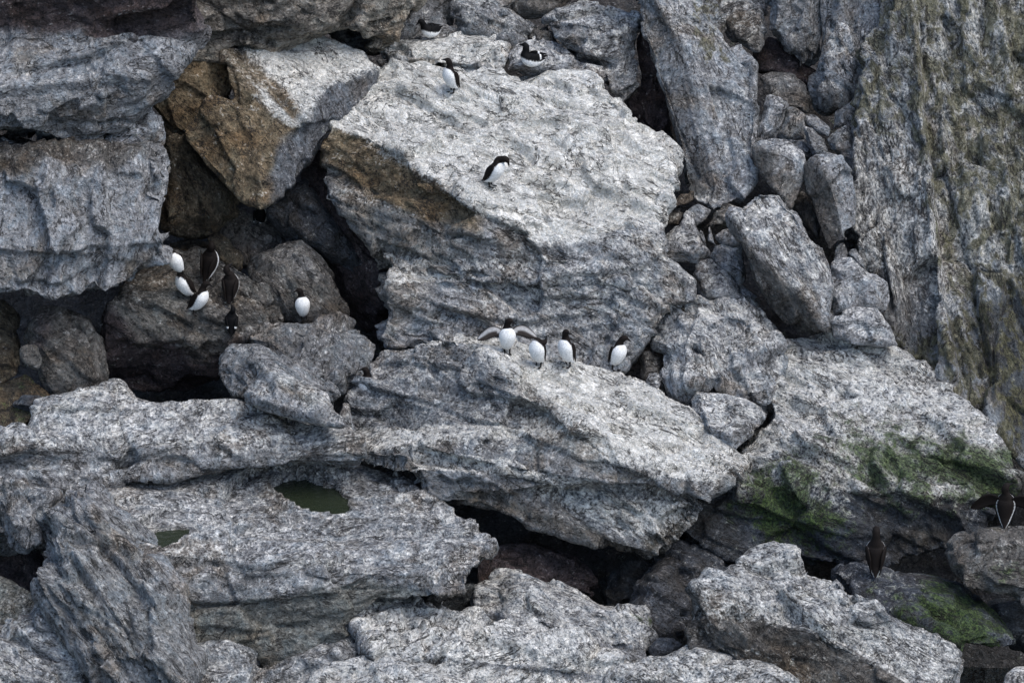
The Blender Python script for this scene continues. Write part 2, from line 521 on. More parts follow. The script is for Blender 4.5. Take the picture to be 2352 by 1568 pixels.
    for nm, arr in (('tint', np.concatenate([col, np.ones((nv, 1))], 1)), ('mask', np.stack([gu, ms, li, we], 1))):
        a = me.attributes.new(nm, 'FLOAT_COLOR', 'POINT'); a.data.foreach_set('color', arr.astype(np.float32).ravel())
    a = me.attributes.new('bed', 'FLOAT_VECTOR', 'POINT'); a.data.foreach_set('vector', qm.astype(np.float32).ravel())
    me.name = name
    me.materials.clear(); me.materials.append(M_ROCK)
    ob = bpy.data.objects.new(name, me); COL.objects.link(ob)
    tag(ob, label, cat, group, kind)
    ROCKS.setdefault(name, []).append(ob)
    return ob

# ================================================================ the place
# ---- sea and the slope behind the boulders
SEA_Z = float(at(2280, 1530, 0.6)[2])

def sheet(name, xs, ys, fn, mat, kind, tintv=None):
    V = np.array([fn(x, y) for y in ys for x in xs], np.float32)
    w = len(xs)
    Fc = [(j * w + i, (j + 1) * w + i, (j + 1) * w + i + 1, j * w + i + 1) for j in range(len(ys) - 1) for i in range(w - 1)]
    me = bpy.data.meshes.new(name); me.from_pydata([tuple(v) for v in V], [], Fc); me.update()
    if tintv is not None:
        n = len(V)
        q = V.copy()
        nz = .25 * perlin(V * 1.3, 5) + .12 * perlin(V * 3.1, 6)
        V2 = V - (F[None, :] * nz[:, None]).astype(np.float32)
        me.vertices.foreach_set('co', V2.ravel()); me.update()
        a = me.attributes.new('tint', 'FLOAT_COLOR', 'POINT'); a.data.foreach_set('color', np.tile(np.array(tintv + (1,), np.float32), (n, 1)).ravel())
        a = me.attributes.new('mask', 'FLOAT_COLOR', 'POINT'); a.data.foreach_set('color', np.tile(np.array((.0, .1, .1, .3), np.float32), (n, 1)).ravel())
        a = me.attributes.new('bed', 'FLOAT_VECTOR', 'POINT'); a.data.foreach_set('vector', q.ravel())
        me.polygons.foreach_set('use_smooth', np.ones(len(me.polygons), bool))
    me.materials.append(mat)
    o = bpy.data.objects.new(name, me); COL.objects.link(o)
    o['kind'] = kind
    return o

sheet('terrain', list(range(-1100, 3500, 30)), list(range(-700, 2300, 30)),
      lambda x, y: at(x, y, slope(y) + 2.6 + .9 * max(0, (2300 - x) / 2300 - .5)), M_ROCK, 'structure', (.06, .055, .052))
# open water from the foot of the rocks out past the camera
sea = sheet('sea', [-2500, -800, -60, -25] + [v * .25 for v in range(-60, 61)] + [25, 60, 800, 2500],
            [-2500, -800, -150, -60, -25] + [v * .25 for v in range(-60, 41)],
            lambda x, y: np.array([x, y, SEA_Z]), M_SEA, 'structure')

STONE = dict(cat='stone', group='small stones wedged between the boulders')
CLIFF = dict(cat='cliff', group=None, kind='structure')

# ---- overhanging cliff, upper left
rock('cliff_overhang', 'grey overhanging cliff nose jutting in at the upper left corner',
     '-150,-150 470,-150 455,0 457,68 442,95 400,150 400,191 380,215 343,232 300,280 225,328 150,325 60,300 0,295 -150,300 0,75 190,55 230,90 330,85 150,215 -150,80 300,190 0,230 -150,240',
     faces=[('0 1 2 3 18 17 16 15 20', -.2, -.6, 'r'), ('20 15 16 17 18 3 4 5 21 19 22 23', .1, .4, 'l'), ('23 22 19 21 5 6 7 8 9 10 11 12 13 14', .15, -.6, 'g')],  # upper recess tinted dark maroon, its shade put into the colour
     off=-2.1, grain=12, thick=2.2, lime=.15, steps=[('0,75 190,55 230,92 330,85 455,60', -.10, 40), ('0,215 150,200 300,190', .06, 40)], **CLIFF)
rock('cliff_overhang', 'brownish overhanging cliff roof above the white topped block',
     '440,-150 960,-150 960,0 939,20 915,60 878,118 841,111 862,72 851,64 781,64 716,77 628,114 538,116 505,128 440,136 395,160 420,60', 't', g=(.15, -.25), off=-1.1, grain=8, thick=2.2, lime=.1,
     spots=[('k', '440,-150 700,-150 900,0 700,70 440,130', .75, 60)], steps=[('450,70 600,60 760,50 900,20', .06, 40)], bevel=.3, **CLIFF)
rock('boulder', 'jagged lilac lump jammed under the overhanging cliff nose',
     '238,327 300,275 345,238 365,262 372,295 376,322 362,347 300,352 240,342', 'l', g=(.2, .1), off=-1.35, grain=30, thick=.8, lime=.1)
rock('boulder', 'big lilac grey block with a ragged right edge under the cliff overhang',
     '-150,310 0,315 60,325 225,335 250,350 365,348 382,400 375,460 365,530 385,560 380,592 335,615 300,648 250,672 150,690 60,672 0,665 -150,670 -150,390 60,395 180,375 260,385 0,570 180,590 300,575',
     faces=[('0 1 2 3 4 5 21 20 19 18', 0, 1.2, 'k'), ('18 19 20 21 5 6 7 8 24 23 22 17', .0, .12, 'l'), ('22 23 24 8 9 10 11 12 13 14 15 16 17', .1, -.35, 'l')],
     off=-1.3, grain=85, ratio=.6, thick=2.0, lime=.1, steps=[('0,575 150,585 330,560', .05, 40), ('0,640 140,650 260,600', .04, 30)],
     spots=[('h', '285,590 330,595 325,625 290,625', .7, 12)])
rock('stone', 'small pale stone in the crack left of the overhang', '-40,325 8,318 30,330 35,352 20,372 -40,378', 'g', off=-1.2, **STONE)

# ---- rocks in the shade of the overhang
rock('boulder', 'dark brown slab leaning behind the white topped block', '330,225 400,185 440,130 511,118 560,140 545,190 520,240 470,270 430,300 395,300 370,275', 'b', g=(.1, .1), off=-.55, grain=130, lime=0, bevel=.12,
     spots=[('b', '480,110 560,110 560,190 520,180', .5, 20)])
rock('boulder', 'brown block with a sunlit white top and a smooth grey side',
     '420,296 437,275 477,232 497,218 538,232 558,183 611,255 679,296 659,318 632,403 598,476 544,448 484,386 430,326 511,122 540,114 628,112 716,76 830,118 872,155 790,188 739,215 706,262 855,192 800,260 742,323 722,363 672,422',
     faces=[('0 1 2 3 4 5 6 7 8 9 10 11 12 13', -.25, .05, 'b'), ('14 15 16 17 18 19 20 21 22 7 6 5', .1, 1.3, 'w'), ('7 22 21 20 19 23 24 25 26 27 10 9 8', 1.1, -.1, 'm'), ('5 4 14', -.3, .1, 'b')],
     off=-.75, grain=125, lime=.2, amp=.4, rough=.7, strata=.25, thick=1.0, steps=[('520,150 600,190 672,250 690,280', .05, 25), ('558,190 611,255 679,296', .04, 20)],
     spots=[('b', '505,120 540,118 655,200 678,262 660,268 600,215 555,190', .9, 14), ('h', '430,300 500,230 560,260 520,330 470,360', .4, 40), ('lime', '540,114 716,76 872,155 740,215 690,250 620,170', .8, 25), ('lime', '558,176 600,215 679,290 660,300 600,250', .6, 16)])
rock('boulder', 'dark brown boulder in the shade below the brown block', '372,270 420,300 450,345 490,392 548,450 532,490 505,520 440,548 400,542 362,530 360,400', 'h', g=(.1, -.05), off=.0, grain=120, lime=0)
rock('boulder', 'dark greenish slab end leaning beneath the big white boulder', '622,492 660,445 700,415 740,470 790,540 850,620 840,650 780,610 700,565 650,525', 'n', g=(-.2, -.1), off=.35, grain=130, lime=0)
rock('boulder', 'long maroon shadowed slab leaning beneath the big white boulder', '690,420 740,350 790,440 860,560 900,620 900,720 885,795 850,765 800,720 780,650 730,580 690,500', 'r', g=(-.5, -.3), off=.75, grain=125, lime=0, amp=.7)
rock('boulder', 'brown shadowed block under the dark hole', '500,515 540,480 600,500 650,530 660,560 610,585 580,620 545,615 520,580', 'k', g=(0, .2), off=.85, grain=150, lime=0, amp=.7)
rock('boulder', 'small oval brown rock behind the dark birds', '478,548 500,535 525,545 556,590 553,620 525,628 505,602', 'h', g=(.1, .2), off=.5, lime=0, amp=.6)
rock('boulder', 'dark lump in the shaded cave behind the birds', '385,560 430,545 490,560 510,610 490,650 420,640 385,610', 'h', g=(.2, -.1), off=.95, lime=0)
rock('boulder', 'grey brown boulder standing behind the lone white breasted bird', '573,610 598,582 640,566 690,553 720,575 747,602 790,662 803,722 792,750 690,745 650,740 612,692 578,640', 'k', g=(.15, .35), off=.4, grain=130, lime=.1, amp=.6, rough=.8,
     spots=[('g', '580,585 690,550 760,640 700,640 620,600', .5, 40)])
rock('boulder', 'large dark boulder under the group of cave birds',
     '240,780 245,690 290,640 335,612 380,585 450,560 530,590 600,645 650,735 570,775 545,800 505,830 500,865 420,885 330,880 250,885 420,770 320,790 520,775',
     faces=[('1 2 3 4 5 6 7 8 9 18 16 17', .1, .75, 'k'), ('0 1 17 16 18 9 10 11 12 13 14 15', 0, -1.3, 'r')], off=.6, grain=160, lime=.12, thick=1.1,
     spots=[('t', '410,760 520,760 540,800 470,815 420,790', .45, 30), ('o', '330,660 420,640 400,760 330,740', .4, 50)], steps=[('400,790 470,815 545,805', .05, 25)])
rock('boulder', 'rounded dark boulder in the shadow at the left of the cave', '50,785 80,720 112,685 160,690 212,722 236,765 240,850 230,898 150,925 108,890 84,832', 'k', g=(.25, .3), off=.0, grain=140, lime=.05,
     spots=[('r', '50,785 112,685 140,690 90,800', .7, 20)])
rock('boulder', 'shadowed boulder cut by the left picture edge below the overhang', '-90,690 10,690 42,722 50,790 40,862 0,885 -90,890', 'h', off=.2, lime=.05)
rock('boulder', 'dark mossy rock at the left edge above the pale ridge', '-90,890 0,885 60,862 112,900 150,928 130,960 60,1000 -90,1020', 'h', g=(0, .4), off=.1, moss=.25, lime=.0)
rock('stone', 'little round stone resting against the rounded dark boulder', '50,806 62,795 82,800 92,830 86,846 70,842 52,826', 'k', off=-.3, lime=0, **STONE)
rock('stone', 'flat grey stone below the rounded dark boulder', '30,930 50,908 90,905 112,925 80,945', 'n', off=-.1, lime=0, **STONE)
rock('boulder', 'long grey brown boulder the lone white breasted bird stands on', '562,775 590,745 640,733 700,735 805,745 840,762 862,792 852,880 802,905 720,885 640,850 590,805', 'g', g=(-.1, .5), off=-.05, grain=60, lime=.1,
     spots=[('k', '560,730 860,730 860,900 560,800', .35, 30)])
rock('boulder', 'grey boulder below the black backed bird at the cave mouth', '499,860 512,820 532,795 600,788 660,815 720,845 782,900 770,930 690,905 620,915 560,925 542,905', 'g', g=(-.2, .25), off=-.35, grain=150, lime=.15)
rock('boulder', 'pointed pale slab with rusty streaks leaning at the cave mouth', '568,900 588,865 600,832 625,832 680,868 745,910 770,940 795,978 740,972 650,955 600,938 566,922', 'l', g=(-.2, .5), off=-.95, amp=.55, grain=145, lime=.3,
     spots=[('b', '640,880 700,905 720,930 690,925 640,900', .6, 18), ('t', '600,840 680,868 770,945 700,910', .6, 25)])

# ---- the big boulder
rock('boulder', 'huge white topped boulder with a brown left face in the middle',
     '735,450 742,365 760,285 800,218 850,163 900,140 960,133 1060,150 1135,170 1180,163 1300,150 1365,155 1400,210 1460,290 1553,355 1560,395 1530,440 1525,510 1500,560 '
     '1110,490 1060,440 985,400 940,370 850,315 1100,535 1000,512 900,470 800,428 1250,545 1400,540 1050,610 900,620 870,580 800,520 1200,640 1380,620 1590,650 1600,690 1530,705 1485,780 1440,850 1300,870 1150,860 1000,810 885,800 880,740 892,650 1515,595',
     faces=[('2 3 4 5 6 7 8 9 10 11 12 13 19 20 21 22 23', .05, 1.0, 'w'), ('13 14 15 16 17 29 28 19', .3, .75, 'w'), ('2 23 22 21 20 19 24 25 26 27 1', -.75, -.1, 'b'),
            ('1 27 26 25 24 30 31 32 33 0', -.6, -.3, 'g'), ('19 28 29 17 18 47 35 34 30 24', .0, .45, 'l'), ('30 34 35 47 36 37 38 39 40 41 42 43 44 45 46 31', -.05, .1, 'l')],
     off=-.45, grain=155, lime=.55, thick=1.6, strata=1.0, steps=[('760,470 860,560 930,620 1060,665 1200,690 1400,690', .03, 22), ('890,680 960,730 1100,765 1300,770 1450,745', .03, 22), ('930,600 1050,632 1150,655 1290,642 1400,622 1510,600', .04, 40), ('900,700 1000,720 1150,740 1300,735', .04, 40), ('760,380 900,470 1000,520 1100,545', .05, 30)],
     spots=[('lime', '770,285 850,165 960,133 1365,155 1550,360 1515,520 1250,540 1115,490 985,395 850,312', .95, 50), ('b', '890,650 960,640 1000,690 930,740 885,760', .45, 40), ('t', '740,370 800,430 1000,515 1090,540 1020,640 900,660 800,520', .6, 40), ('lime', '1000,560 1250,560 1500,570 1580,690 1440,780 1150,760', .3, 80)])
rock('boulder', 'sloping slab with four birds on its white upper side',
     '790,940 830,895 842,840 868,797 990,780 1060,775 1110,778 1250,822 1320,828 1430,853 1530,900 1600,960 1650,1010 1710,1065 1680,1105 1610,1130 1605,1190 1550,1230 1495,1272 1350,1240 1220,1210 1150,1175 1060,1150 970,1140 920,1070 830,1055 800,985 '
     '1160,850 1245,905 1330,985 1400,1060 1500,1090 1160,1080 960,1030 1400,1112',
     faces=[('5 6 7 8 9 10 11 12 13 14 31 30 29 28 27', .35, 1.15, 'w'), ('0 1 2 3 4 5 27 28 29 30 34 32 33 25 26', -.5, .3, 'g'), ('24 25 33 32 34 30 31 14 15 16 17 18 19 20 21 22 23', -.1, -.1, 'g')],
     off=-.35, grain=152, lime=.5, thick=1.2, steps=[('830,1040 960,1030 1160,1090 1400,1118 1610,1135', .08, 45), ('840,890 1000,930 1180,990 1330,1060', .04, 30), ('900,840 1060,850 1200,920', .03, 25)],
     spots=[('lime', '1060,772 1250,820 1430,850 1710,1065 1640,1110 1500,1085 1400,1050 1330,975 1245,900 1160,848', .95, 35), ('lime', '1200,1130 1600,1150 1600,1200 1490,1245 1300,1190', .55, 60),
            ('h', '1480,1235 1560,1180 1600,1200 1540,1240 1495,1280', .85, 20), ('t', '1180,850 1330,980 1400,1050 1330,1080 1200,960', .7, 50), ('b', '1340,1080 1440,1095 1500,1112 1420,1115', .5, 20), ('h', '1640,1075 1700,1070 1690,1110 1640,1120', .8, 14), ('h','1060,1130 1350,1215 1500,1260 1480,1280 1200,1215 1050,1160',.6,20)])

# ---- lower left
rock('boulder', 'long pale ridge of rock along the front of the dark cave',
     '-150,1030 0,1008 100,950 200,905 262,893 300,922 420,942 540,925 600,945 720,975 805,985 828,1010 824,1062 650,1065 460,1075 290,1110 140,1125 -150,1125 120,1010 400,1015 700,1020',
     faces=[('1 2 3 4 5 6 7 8 9 10 11 20 19 18 0', 0, 1.2, 'l'), ('0 18 19 20 11 12 13 14 15 16 17', 0, .25, 'g')], off=-.3, grain=6, lime=.35, thick=1.0, vox=.021,
     steps=[('0,1055 140,1065 300,1050 450,1020 640,1012', .04, 25)])
POOLS = []
def pool_carver(front, poly, tilt=0):
    PL = pts(poly)
    st = {}
    def fn(co):
        pp = to_photo(co)
        near = (np.abs(pp[:, 0] - front[0]) < 9) & (np.abs(pp[:, 1] - front[1]) < 9)
        dep = np.percentile(pp[near][:, 2], 10)
        zw = float(at(front[0], front[1], dep)[2]) - .015
        flat = co.copy(); flat[:, 2] = zw
        fp = to_photo(flat)
        vis = pp[:, 2] < dep + 2.2
        jit = 6 * perlin(co * 6.0, 77) + 4 * perlin(co * 15.0, 78)
        sd = poly_dist(fp[:, 0], fp[:, 1], PL) + jit
        up = vis & (np.abs(co[:, 2] - zw) < 1.0)
        z = co[:, 2].copy()
        inner = up & (sd > 0)
        z[inner] = np.minimum(z[inner], zw - .02 - .13 * np.clip(sd[inner] / 22, 0, 1))
        rim = up & (sd <= 0) & (sd > -16)
        t = 1 + sd[rim] / 16
        z[rim] = np.where(z[rim] > zw - .10, np.maximum(z[rim], zw + .008 + .02 * t), z[rim])
        out = co.copy(); out[:, 2] = z
        # the water itself
        n = 48
        cx = sum(p[0] for p in PL) / len(PL); cy = sum(p[1] for p in PL) / len(PL)
        ring = []
        for k in range(len(PL)):
            for s in (0, .5):
                a, b = PL[k], PL[(k + 1) % len(PL)]
                x = a[0] + (b[0] - a[0]) * s; y = a[1] + (b[1] - a[1]) * s
                x = cx + (x - cx) * 1.08; y = cy + (y - cy) * 1.08
                ray = at(x, y, 0) - CAM
                ring.append(CAM + ray * ((zw - CAM[2]) / ray[2]))
        st['ring'] = ring
        return out
    return fn, st

P1, S1 = pool_carver((745, 1186), '618,1130 640,1108 700,1099 770,1122 800,1155 806,1178 765,1184 690,1166 640,1143')
P2, S2 = pool_carver((390, 1258), '328,1250 345,1232 365,1221 437,1215 430,1232 400,1254 345,1260')
rock('boulder', 'broad low slab holding two rock pools at the lower left',
     '-150,1095 140,1098 290,1078 460,1045 650,1033 822,1050 920,1070 945,1110 980,1150 1060,1190 1120,1232 1126,1258 1085,1310 1070,1345 980,1374 870,1368 825,1410 740,1487 610,1537 590,1490 440,1485 380,1400 330,1275 80,1200 -150,1260 '
     '500,1290 700,1280 900,1320 430,1380 640,1390 830,1335',
     faces=[('0 1 2 3 4 5 6 7 8 9 10 11 27 26 25 22 23 24', .05, 1.75, 'g'), ('22 25 26 27 11 12 13 14 30 29 28 21', -.1, .35, 'g'), ('21 28 29 30 14 15 16 17 18 19 20', 0, -.25, 'o')],
     off=-.55, grain=8, lime=.28, thick=1.0, vox=.021, steps=[('380,1400 430,1380 640,1388 760,1365 850,1325 960,1345', .08, 45), ('700,1300 900,1320 1090,1300', .04, 30), ('420,1440 600,1450 800,1400', .03, 25)],
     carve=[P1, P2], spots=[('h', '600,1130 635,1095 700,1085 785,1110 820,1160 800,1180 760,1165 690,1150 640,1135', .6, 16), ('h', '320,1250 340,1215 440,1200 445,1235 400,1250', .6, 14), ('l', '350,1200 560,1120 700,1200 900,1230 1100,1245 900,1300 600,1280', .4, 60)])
for st, lab in ((S1, 'larger green brown rock pool in the low slab'), (S2, 'smaller dark rock pool beside the tilted ribbed slab')):
    me = bpy.data.meshes.new('rock_pool'); me.from_pydata([tuple(v) for v in st['ring']], [], [list(range(len(st['ring'])))[::-1]]); me.update()
    if me.polygons[0].normal.z < 0: me.flip_normals()
    me.materials.append(M_POOL)
    o = bpy.data.objects.new('rock_pool', me); COL.objects.link(o)
    tag(o, lab, 'rock pool', 'rock pools in the low slab')
rock('boulder', 'tilted slab with long diagonal ribs at the lower left',
     '78,1200 95,1160 132,1128 200,1128 262,1172 330,1242 372,1302 408,1352 417,1412 442,1525 430,1600 250,1600 150,1440 95,1362 92,1262', 'g', g=(-.05, .6), off=-1.5, grain=127, ratio=.3, strata=1.7, lime=.12, thick=1.0, rough=1.6, amp=1.15,
     steps=[('150,1150 260,1270 360,1400 420,1520', .075, 26), ('110,1200 200,1320 300,1450 360,1560', .07, 26), ('95,1290 180,1400 270,1540', -.06, 26), ('180,1150 290,1260 390,1390', .05, 18)], spots=[('o', '90,1150 420,1400 430,1600 150,1440', .3, 60)])
rock('boulder', 'upright grey rock at the left edge behind the tilted ribbed slab', '-60,1110 0,1098 50,1088 62,1130 140,1132 100,1180 95,1245 60,1262 20,1230 5,1180 -60,1180', 'g', g=(0, .5), off=-1.1, grain=80, lime=.2)
rock('boulder', 'dark maroon rock in the hollow at the lower left edge', '-90,1200 10,1185 50,1250 95,1270 110,1360 130,1410 60,1390 0,1340 -90,1340', 'r', off=.0, lime=0)
rock('boulder', 'low greenish rock with an ochre streak near the bottom left corner', '-90,1335 0,1330 62,1372 112,1398 100,1430 40,1450 -90,1450', 'o', g=(0, .7), off=-.65, lich=.3, lime=.2, grain=20)
rock('boulder', 'pale lumpy boulder filling the bottom left corner', '-120,1440 0,1432 60,1405 120,1398 172,1440 232,1500 240,1640 -120,1640', 'l', g=(.1, .6), off=-.85, lime=.3, grain=150)
rock('boulder', 'rounded grey rock at the bottom right of the tilted ribbed slab', '425,1480 480,1462 520,1462 565,1492 606,1532 600,1640 420,1640', 'g', g=(0, .7), off=-.65, lime=.25)
rock('boulder', 'grey rock in front of the low slab at the bottom edge', '575,1575 600,1555 645,1532 742,1498 800,1452 850,1478 880,1540 870,1640 575,1640', 'g', g=(-.1, .5), off=-.75, lime=.25, grain=20)
rock('boulder', 'wide knobbly pale boulder across the bottom middle',
     '820,1440 838,1378 870,1364 920,1364 965,1380 1000,1410 1060,1420 1095,1405 1135,1440 1180,1408 1230,1412 1275,1450 1330,1472 1420,1512 1440,1560 1420,1640 840,1640 860,1500 1000,1500 1150,1500 1300,1540',
     faces=[('0 1 2 3 4 5 6 7 8 9 10 11 12 13 20 19 18 17', 0, 1.2, 'l'), ('17 18 19 20 13 14 15 16', 0, .5, 'l')], off=-.7, lime=.5, grain=30, thick=1.0, amp=1.3, rough=1.2)
rock('boulder', 'pale boulder top at the bottom edge left of the wide knobbly boulder', '700,1640 720,1560 770,1522 880,1505 980,1520 1060,1560 1080,1640', 'l', g=(-.1, .9), off=-1.15, lime=.5, grain=160)
rock('boulder', 'jagged grey rock with a mossy tip behind the wide knobbly boulder',
     '1075,1405 1092,1342 1140,1312 1200,1315 1270,1345 1312,1362 1382,1396 1482,1405 1488,1440 1500,1500 1440,1540 1300,1480 1220,1440 1120,1450', 'l', g=(0, .8), off=-.45, lime=.4, grain=155,
     spots=[('moss', '1440,1395 1500,1400 1500,1450 1450,1445', .45, 20)])
rock('boulder', 'dark brown rock in the gap below the birds slab', '1100,1300 1150,1248 1230,1245 1320,1275 1372,1330 1372,1378 1280,1370 1200,1345 1090,1350', 'r', g=(.1, .2), off=.5, lime=.0, wet=.3)
rock('boulder', 'dark wet rock deep under the low slab', '960,1390 1000,1360 1090,1345 1120,1400 1060,1440 980,1430', 'd', off=.3, lime=0, wet=.3)
rock('boulder', 'blue black wet boulder in the shaded gap above the water', '1425,1410 1480,1335 1505,1285 1560,1238 1625,1262 1690,1312 1660,1360 1590,1400 1580,1440 1565,1480 1490,1480', 'n', g=(.1, .5), off=.15, lime=.04, wet=.4, grain=150)
rock('boulder', 'dark wet slab behind the blue black boulder', '1380,1330 1440,1250 1520,1230 1560,1250 1500,1330 1450,1410 1400,1420', 'd', off=.8, lime=0, wet=.4)
rock('stone', 'small dark stone at the foot of the blue black boulder', '1488,1490 1510,1468 1545,1465 1570,1480 1540,1505 1500,1515', 'n', off=-.35, lime=0, **STONE)
# ---- lower right
rock('boulder', 'large speckled boulder with a hollow at the bottom right',
     '1578,1420 1605,1372 1700,1302 1732,1270 1780,1268 1850,1288 1920,1322 1965,1362 2030,1398 2085,1422 2142,1440 2190,1482 2205,1640 1700,1640 1640,1560 1590,1480 1700,1400 1850,1440 1980,1500 1800,1560',
     faces=[('1 2 3 4 5 6 7 8 17 16', -.15, 1.0, 'g'), ('8 9 10 11 12 18 17', .35, .7, 'g'), ('0 1 16 17 18 12 13 19 14 15', -.3, .15, 'k')], off=-1.0, lime=.42, grain=150, thick=1.0, amp=1.2,
     spots=[('h', '1720,1500 1850,1500 1900,1560 1780,1600', .5, 50), ('d', '1750,1470 1840,1490 1860,1520 1780,1530', .5, 40)])
rock('boulder', 'pale rough rock along the bottom edge below the speckled boulder', '1380,1640 1400,1545 1500,1505 1595,1475 1680,1502 1765,1525 1830,1570 1860,1640', 'g', g=(0, .8), off=-1.05, lime=.45, grain=160)
rock('boulder', 'low dark rock with bright green weed where a bird stands', '1915,1315 1960,1308 2005,1308 2080,1328 2140,1338 2205,1350 2262,1400 2330,1452 2340,1478 2280,1490 2200,1488 2100,1450 2020,1410', 'n', g=(.1, 1.2), off=-.75, lime=.15, grain=150, wet=.25,
     spots=[('moss', '2060,1380 2150,1345 2225,1370 2320,1450 2290,1500 2200,1500 2110,1430', .98, 100), ('moss', '1960,1310 2060,1320 2120,1380 2000,1380', .3, 30)])
rock('boulder', 'wet brownish rock under the wing spreading bird at the right edge', '2165,1270 2195,1235 2240,1212 2300,1202 2352,1208 2440,1215 2440,1380 2352,1385 2275,1370 2215,1345', 'k', g=(-.1, .7), off=-.9, lime=.1, wet=.2, moss=.1,
     spots=[('moss', '2240,1310 2352,1300 2352,1380 2280,1370', .4, 40), ('h', '2270,1200 2310,1200 2300,1230 2260,1225', .6, 20)])
rock('boulder', 'black wet rock at the water by the right edge', '2225,1412 2280,1385 2352,1365 2440,1360 2440,1490 2330,1480 2270,1450', 'd', off=.25, lime=0, wet=.5)
rock('stone', 'speckled stone rising from the water in the bottom right corner', '2295,1640 2308,1550 2330,1532 2365,1530 2440,1560 2440,1640', 'g', off=-.75, lime=.35, **STONE)
rock('boulder', 'big boulder grown over with green weed below the right cliff',
     '1768,900 1765,840 1790,785 1850,765 1950,755 2030,772 2090,812 2150,872 2222,932 2292,1012 2332,1092 2302,1142 2255,1145 2242,1212 2200,1245 2065,1292 1950,1305 1850,1292 1765,1262 1690,1292 1600,1245 1560,1215 1612,1130 1700,1062 1692,1030 1750,982 1775,955 '
     '1860,980 1960,1010 2080,1040 2200,1060 1700,1130 1850,1110 2050,1160 2200,1160',
     faces=[('0 1 2 3 4 5 6 7 8 9 30 29 28 27 26', .1, .9, 'l'), ('26 27 32 31 23 24 25', -.25, .7, 'g'), ('27 28 29 30 9 10 11 12 34 33 32', .15, .6, 'k'), ('31 32 33 34 12 13 14 15 16 17 18 19 20 21 22 23', -.05, -.1, 'n')],  # lower faces tinted dark: shade of the undercut painted into the rock
     off=.0, lime=.5, grain=155, thick=1.3, amp=1.15, steps=[('1860,1000 1960,1025 2100,1060 2230,1120 2260,1145', -.06, 40), ('2000,1080 2060,1150 2110,1250', .07, 30), ('1690,1130 1800,1190 1950,1230', .05, 40)],
     spots=[('moss', '1880,990 2050,1000 2200,1040 2330,1070 2300,1150 2100,1160 1950,1110', .80, 130), ('moss', '1690,1060 1830,1060 1890,1130 1960,1210 1880,1270 1740,1260 1690,1180', .76, 130), ('moss', '2160,1060 2310,1050 2300,1140 2220,1140', .95, 90), ('lime', '1700,1060 1850,1010 1900,1080 1960,1180 1800,1160', .4, 60),
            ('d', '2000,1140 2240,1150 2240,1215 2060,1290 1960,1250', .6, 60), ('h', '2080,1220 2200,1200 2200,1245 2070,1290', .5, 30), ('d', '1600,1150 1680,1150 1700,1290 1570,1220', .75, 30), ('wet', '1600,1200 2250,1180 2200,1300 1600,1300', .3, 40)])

# ---- right cliff
rock('cliff', 'tall right hand cliff of upright layers spotted with olive lichen',
     '2050,-150 2560,-150 2560,1250 2352,1075 2300,995 2200,920 2130,860 2060,795 2045,690 2030,625 1985,605 1968,560 1968,400 1962,300 1985,178 2045,60 2110,-150 2120,250 2150,480 2165,700 2200,850',
     faces=[('0 16 17 18 19 20 6 7 8 9 10 11 12 13 14 15', -.5, .2, 'g'), ('16 1 2 3 4 5 6 20 19 18 17', -.05, .3, 'g')], off=-.15, grain=98, ratio=.31, lime=.2, lich=.62, strata=1.1, thick=1.6, vox=.023, rough=1.6, amp=1.6,
     steps=[('2100,0 2125,250 2155,480 2170,700 2200,850', -.10, 30), ('2200,0 2230,300 2250,600 2290,900', .04, 30), ('2010,200 2030,450 2060,700', .04, 20), ('2290,0 2300,300 2330,600', -.04, 30)],
     spots=[('lime', '1900,-200 2600,-200 2600,640 2200,760 1950,600', .36, 120), ('lime', '2245,680 2500,630 2500,1100 2330,1020 2280,900', .02, 60), ('d', '2255,690 2352,650 2500,640 2500,1100 2330,1020 2290,900', .85, 60), ('wet', '2255,690 2500,640 2500,1100 2330,1020', .35, 60), ('o', '2110,0 2400,0 2400,650 2180,600', .6, 100), ('k', '1960,150 2040,100 2110,250 2150,480 2165,700 2130,850 2060,790 1960,560', .5, 40), ('lich', '1960,300 2090,300 2150,480 2165,700 2060,790 1960,560', .25, 60)], **CLIFF)  # dark overlay on the left face paints in its weaker light
rock('boulder', 'pale column of rock leaning against the right cliff', '1868,200 1885,130 1890,60 1890,-120 2060,-120 2050,55 1992,178 1962,202 1940,225 1930,240 1900,257 1880,245', 'l', g=(-.1, .2), off=-.1, grain=95, lime=.35, ratio=.35,
     spots=[('k', '1868,195 1900,190 1930,240 1900,260 1878,248', .6, 12)], steps=[('1925,60 1935,150 1945,210', .04, 14), ('1970,40 1965,120 1962,190', -.04, 14)])
rock('boulder', 'narrow rock rib below the pale column', '1908,300 1912,252 1948,228 1965,202 1990,175 2005,240 1990,400 1965,380 1945,300', 'g', g=(-.3, .2), off=.1, grain=95, lime=.15)

# ---- upper middle and right
rock('boulder', 'tall tilted slab with an olive streak between the two white rockfalls',
     '1455,-120 1628,-120 1628,0 1642,42 1690,97 1727,152 1733,222 1743,300 1738,420 1712,442 1680,467 1640,482 1600,466 1570,440 1558,370 1540,300 1512,200 1488,100 1470,20 1545,60 1600,200 1620,330 1640,440',
     faces=[('0 19 20 21 22 12 13 14 15 16 17 18', -.45, .0, 'g'), ('0 1 2 3 4 5 6 7 8 9 10 11 12 22 21 20 19', .1, .35, 'l')], off=-.25, grain=106, ratio=.35, lime=.3, lich=.12, thick=1.0,
     spots=[('lich', '1590,0 1650,0 1660,90 1620,150 1595,90', .6, 14), ('lich', '1640,95 1665,110 1690,160 1660,150', .65, 8), ('h', '1560,400 1700,440 1640,490 1560,450', .4, 30)], steps=[('1580,60 1620,200 1650,330 1690,440', .05, 25), ('1530,60 1570,200 1600,330', .04, 20)])
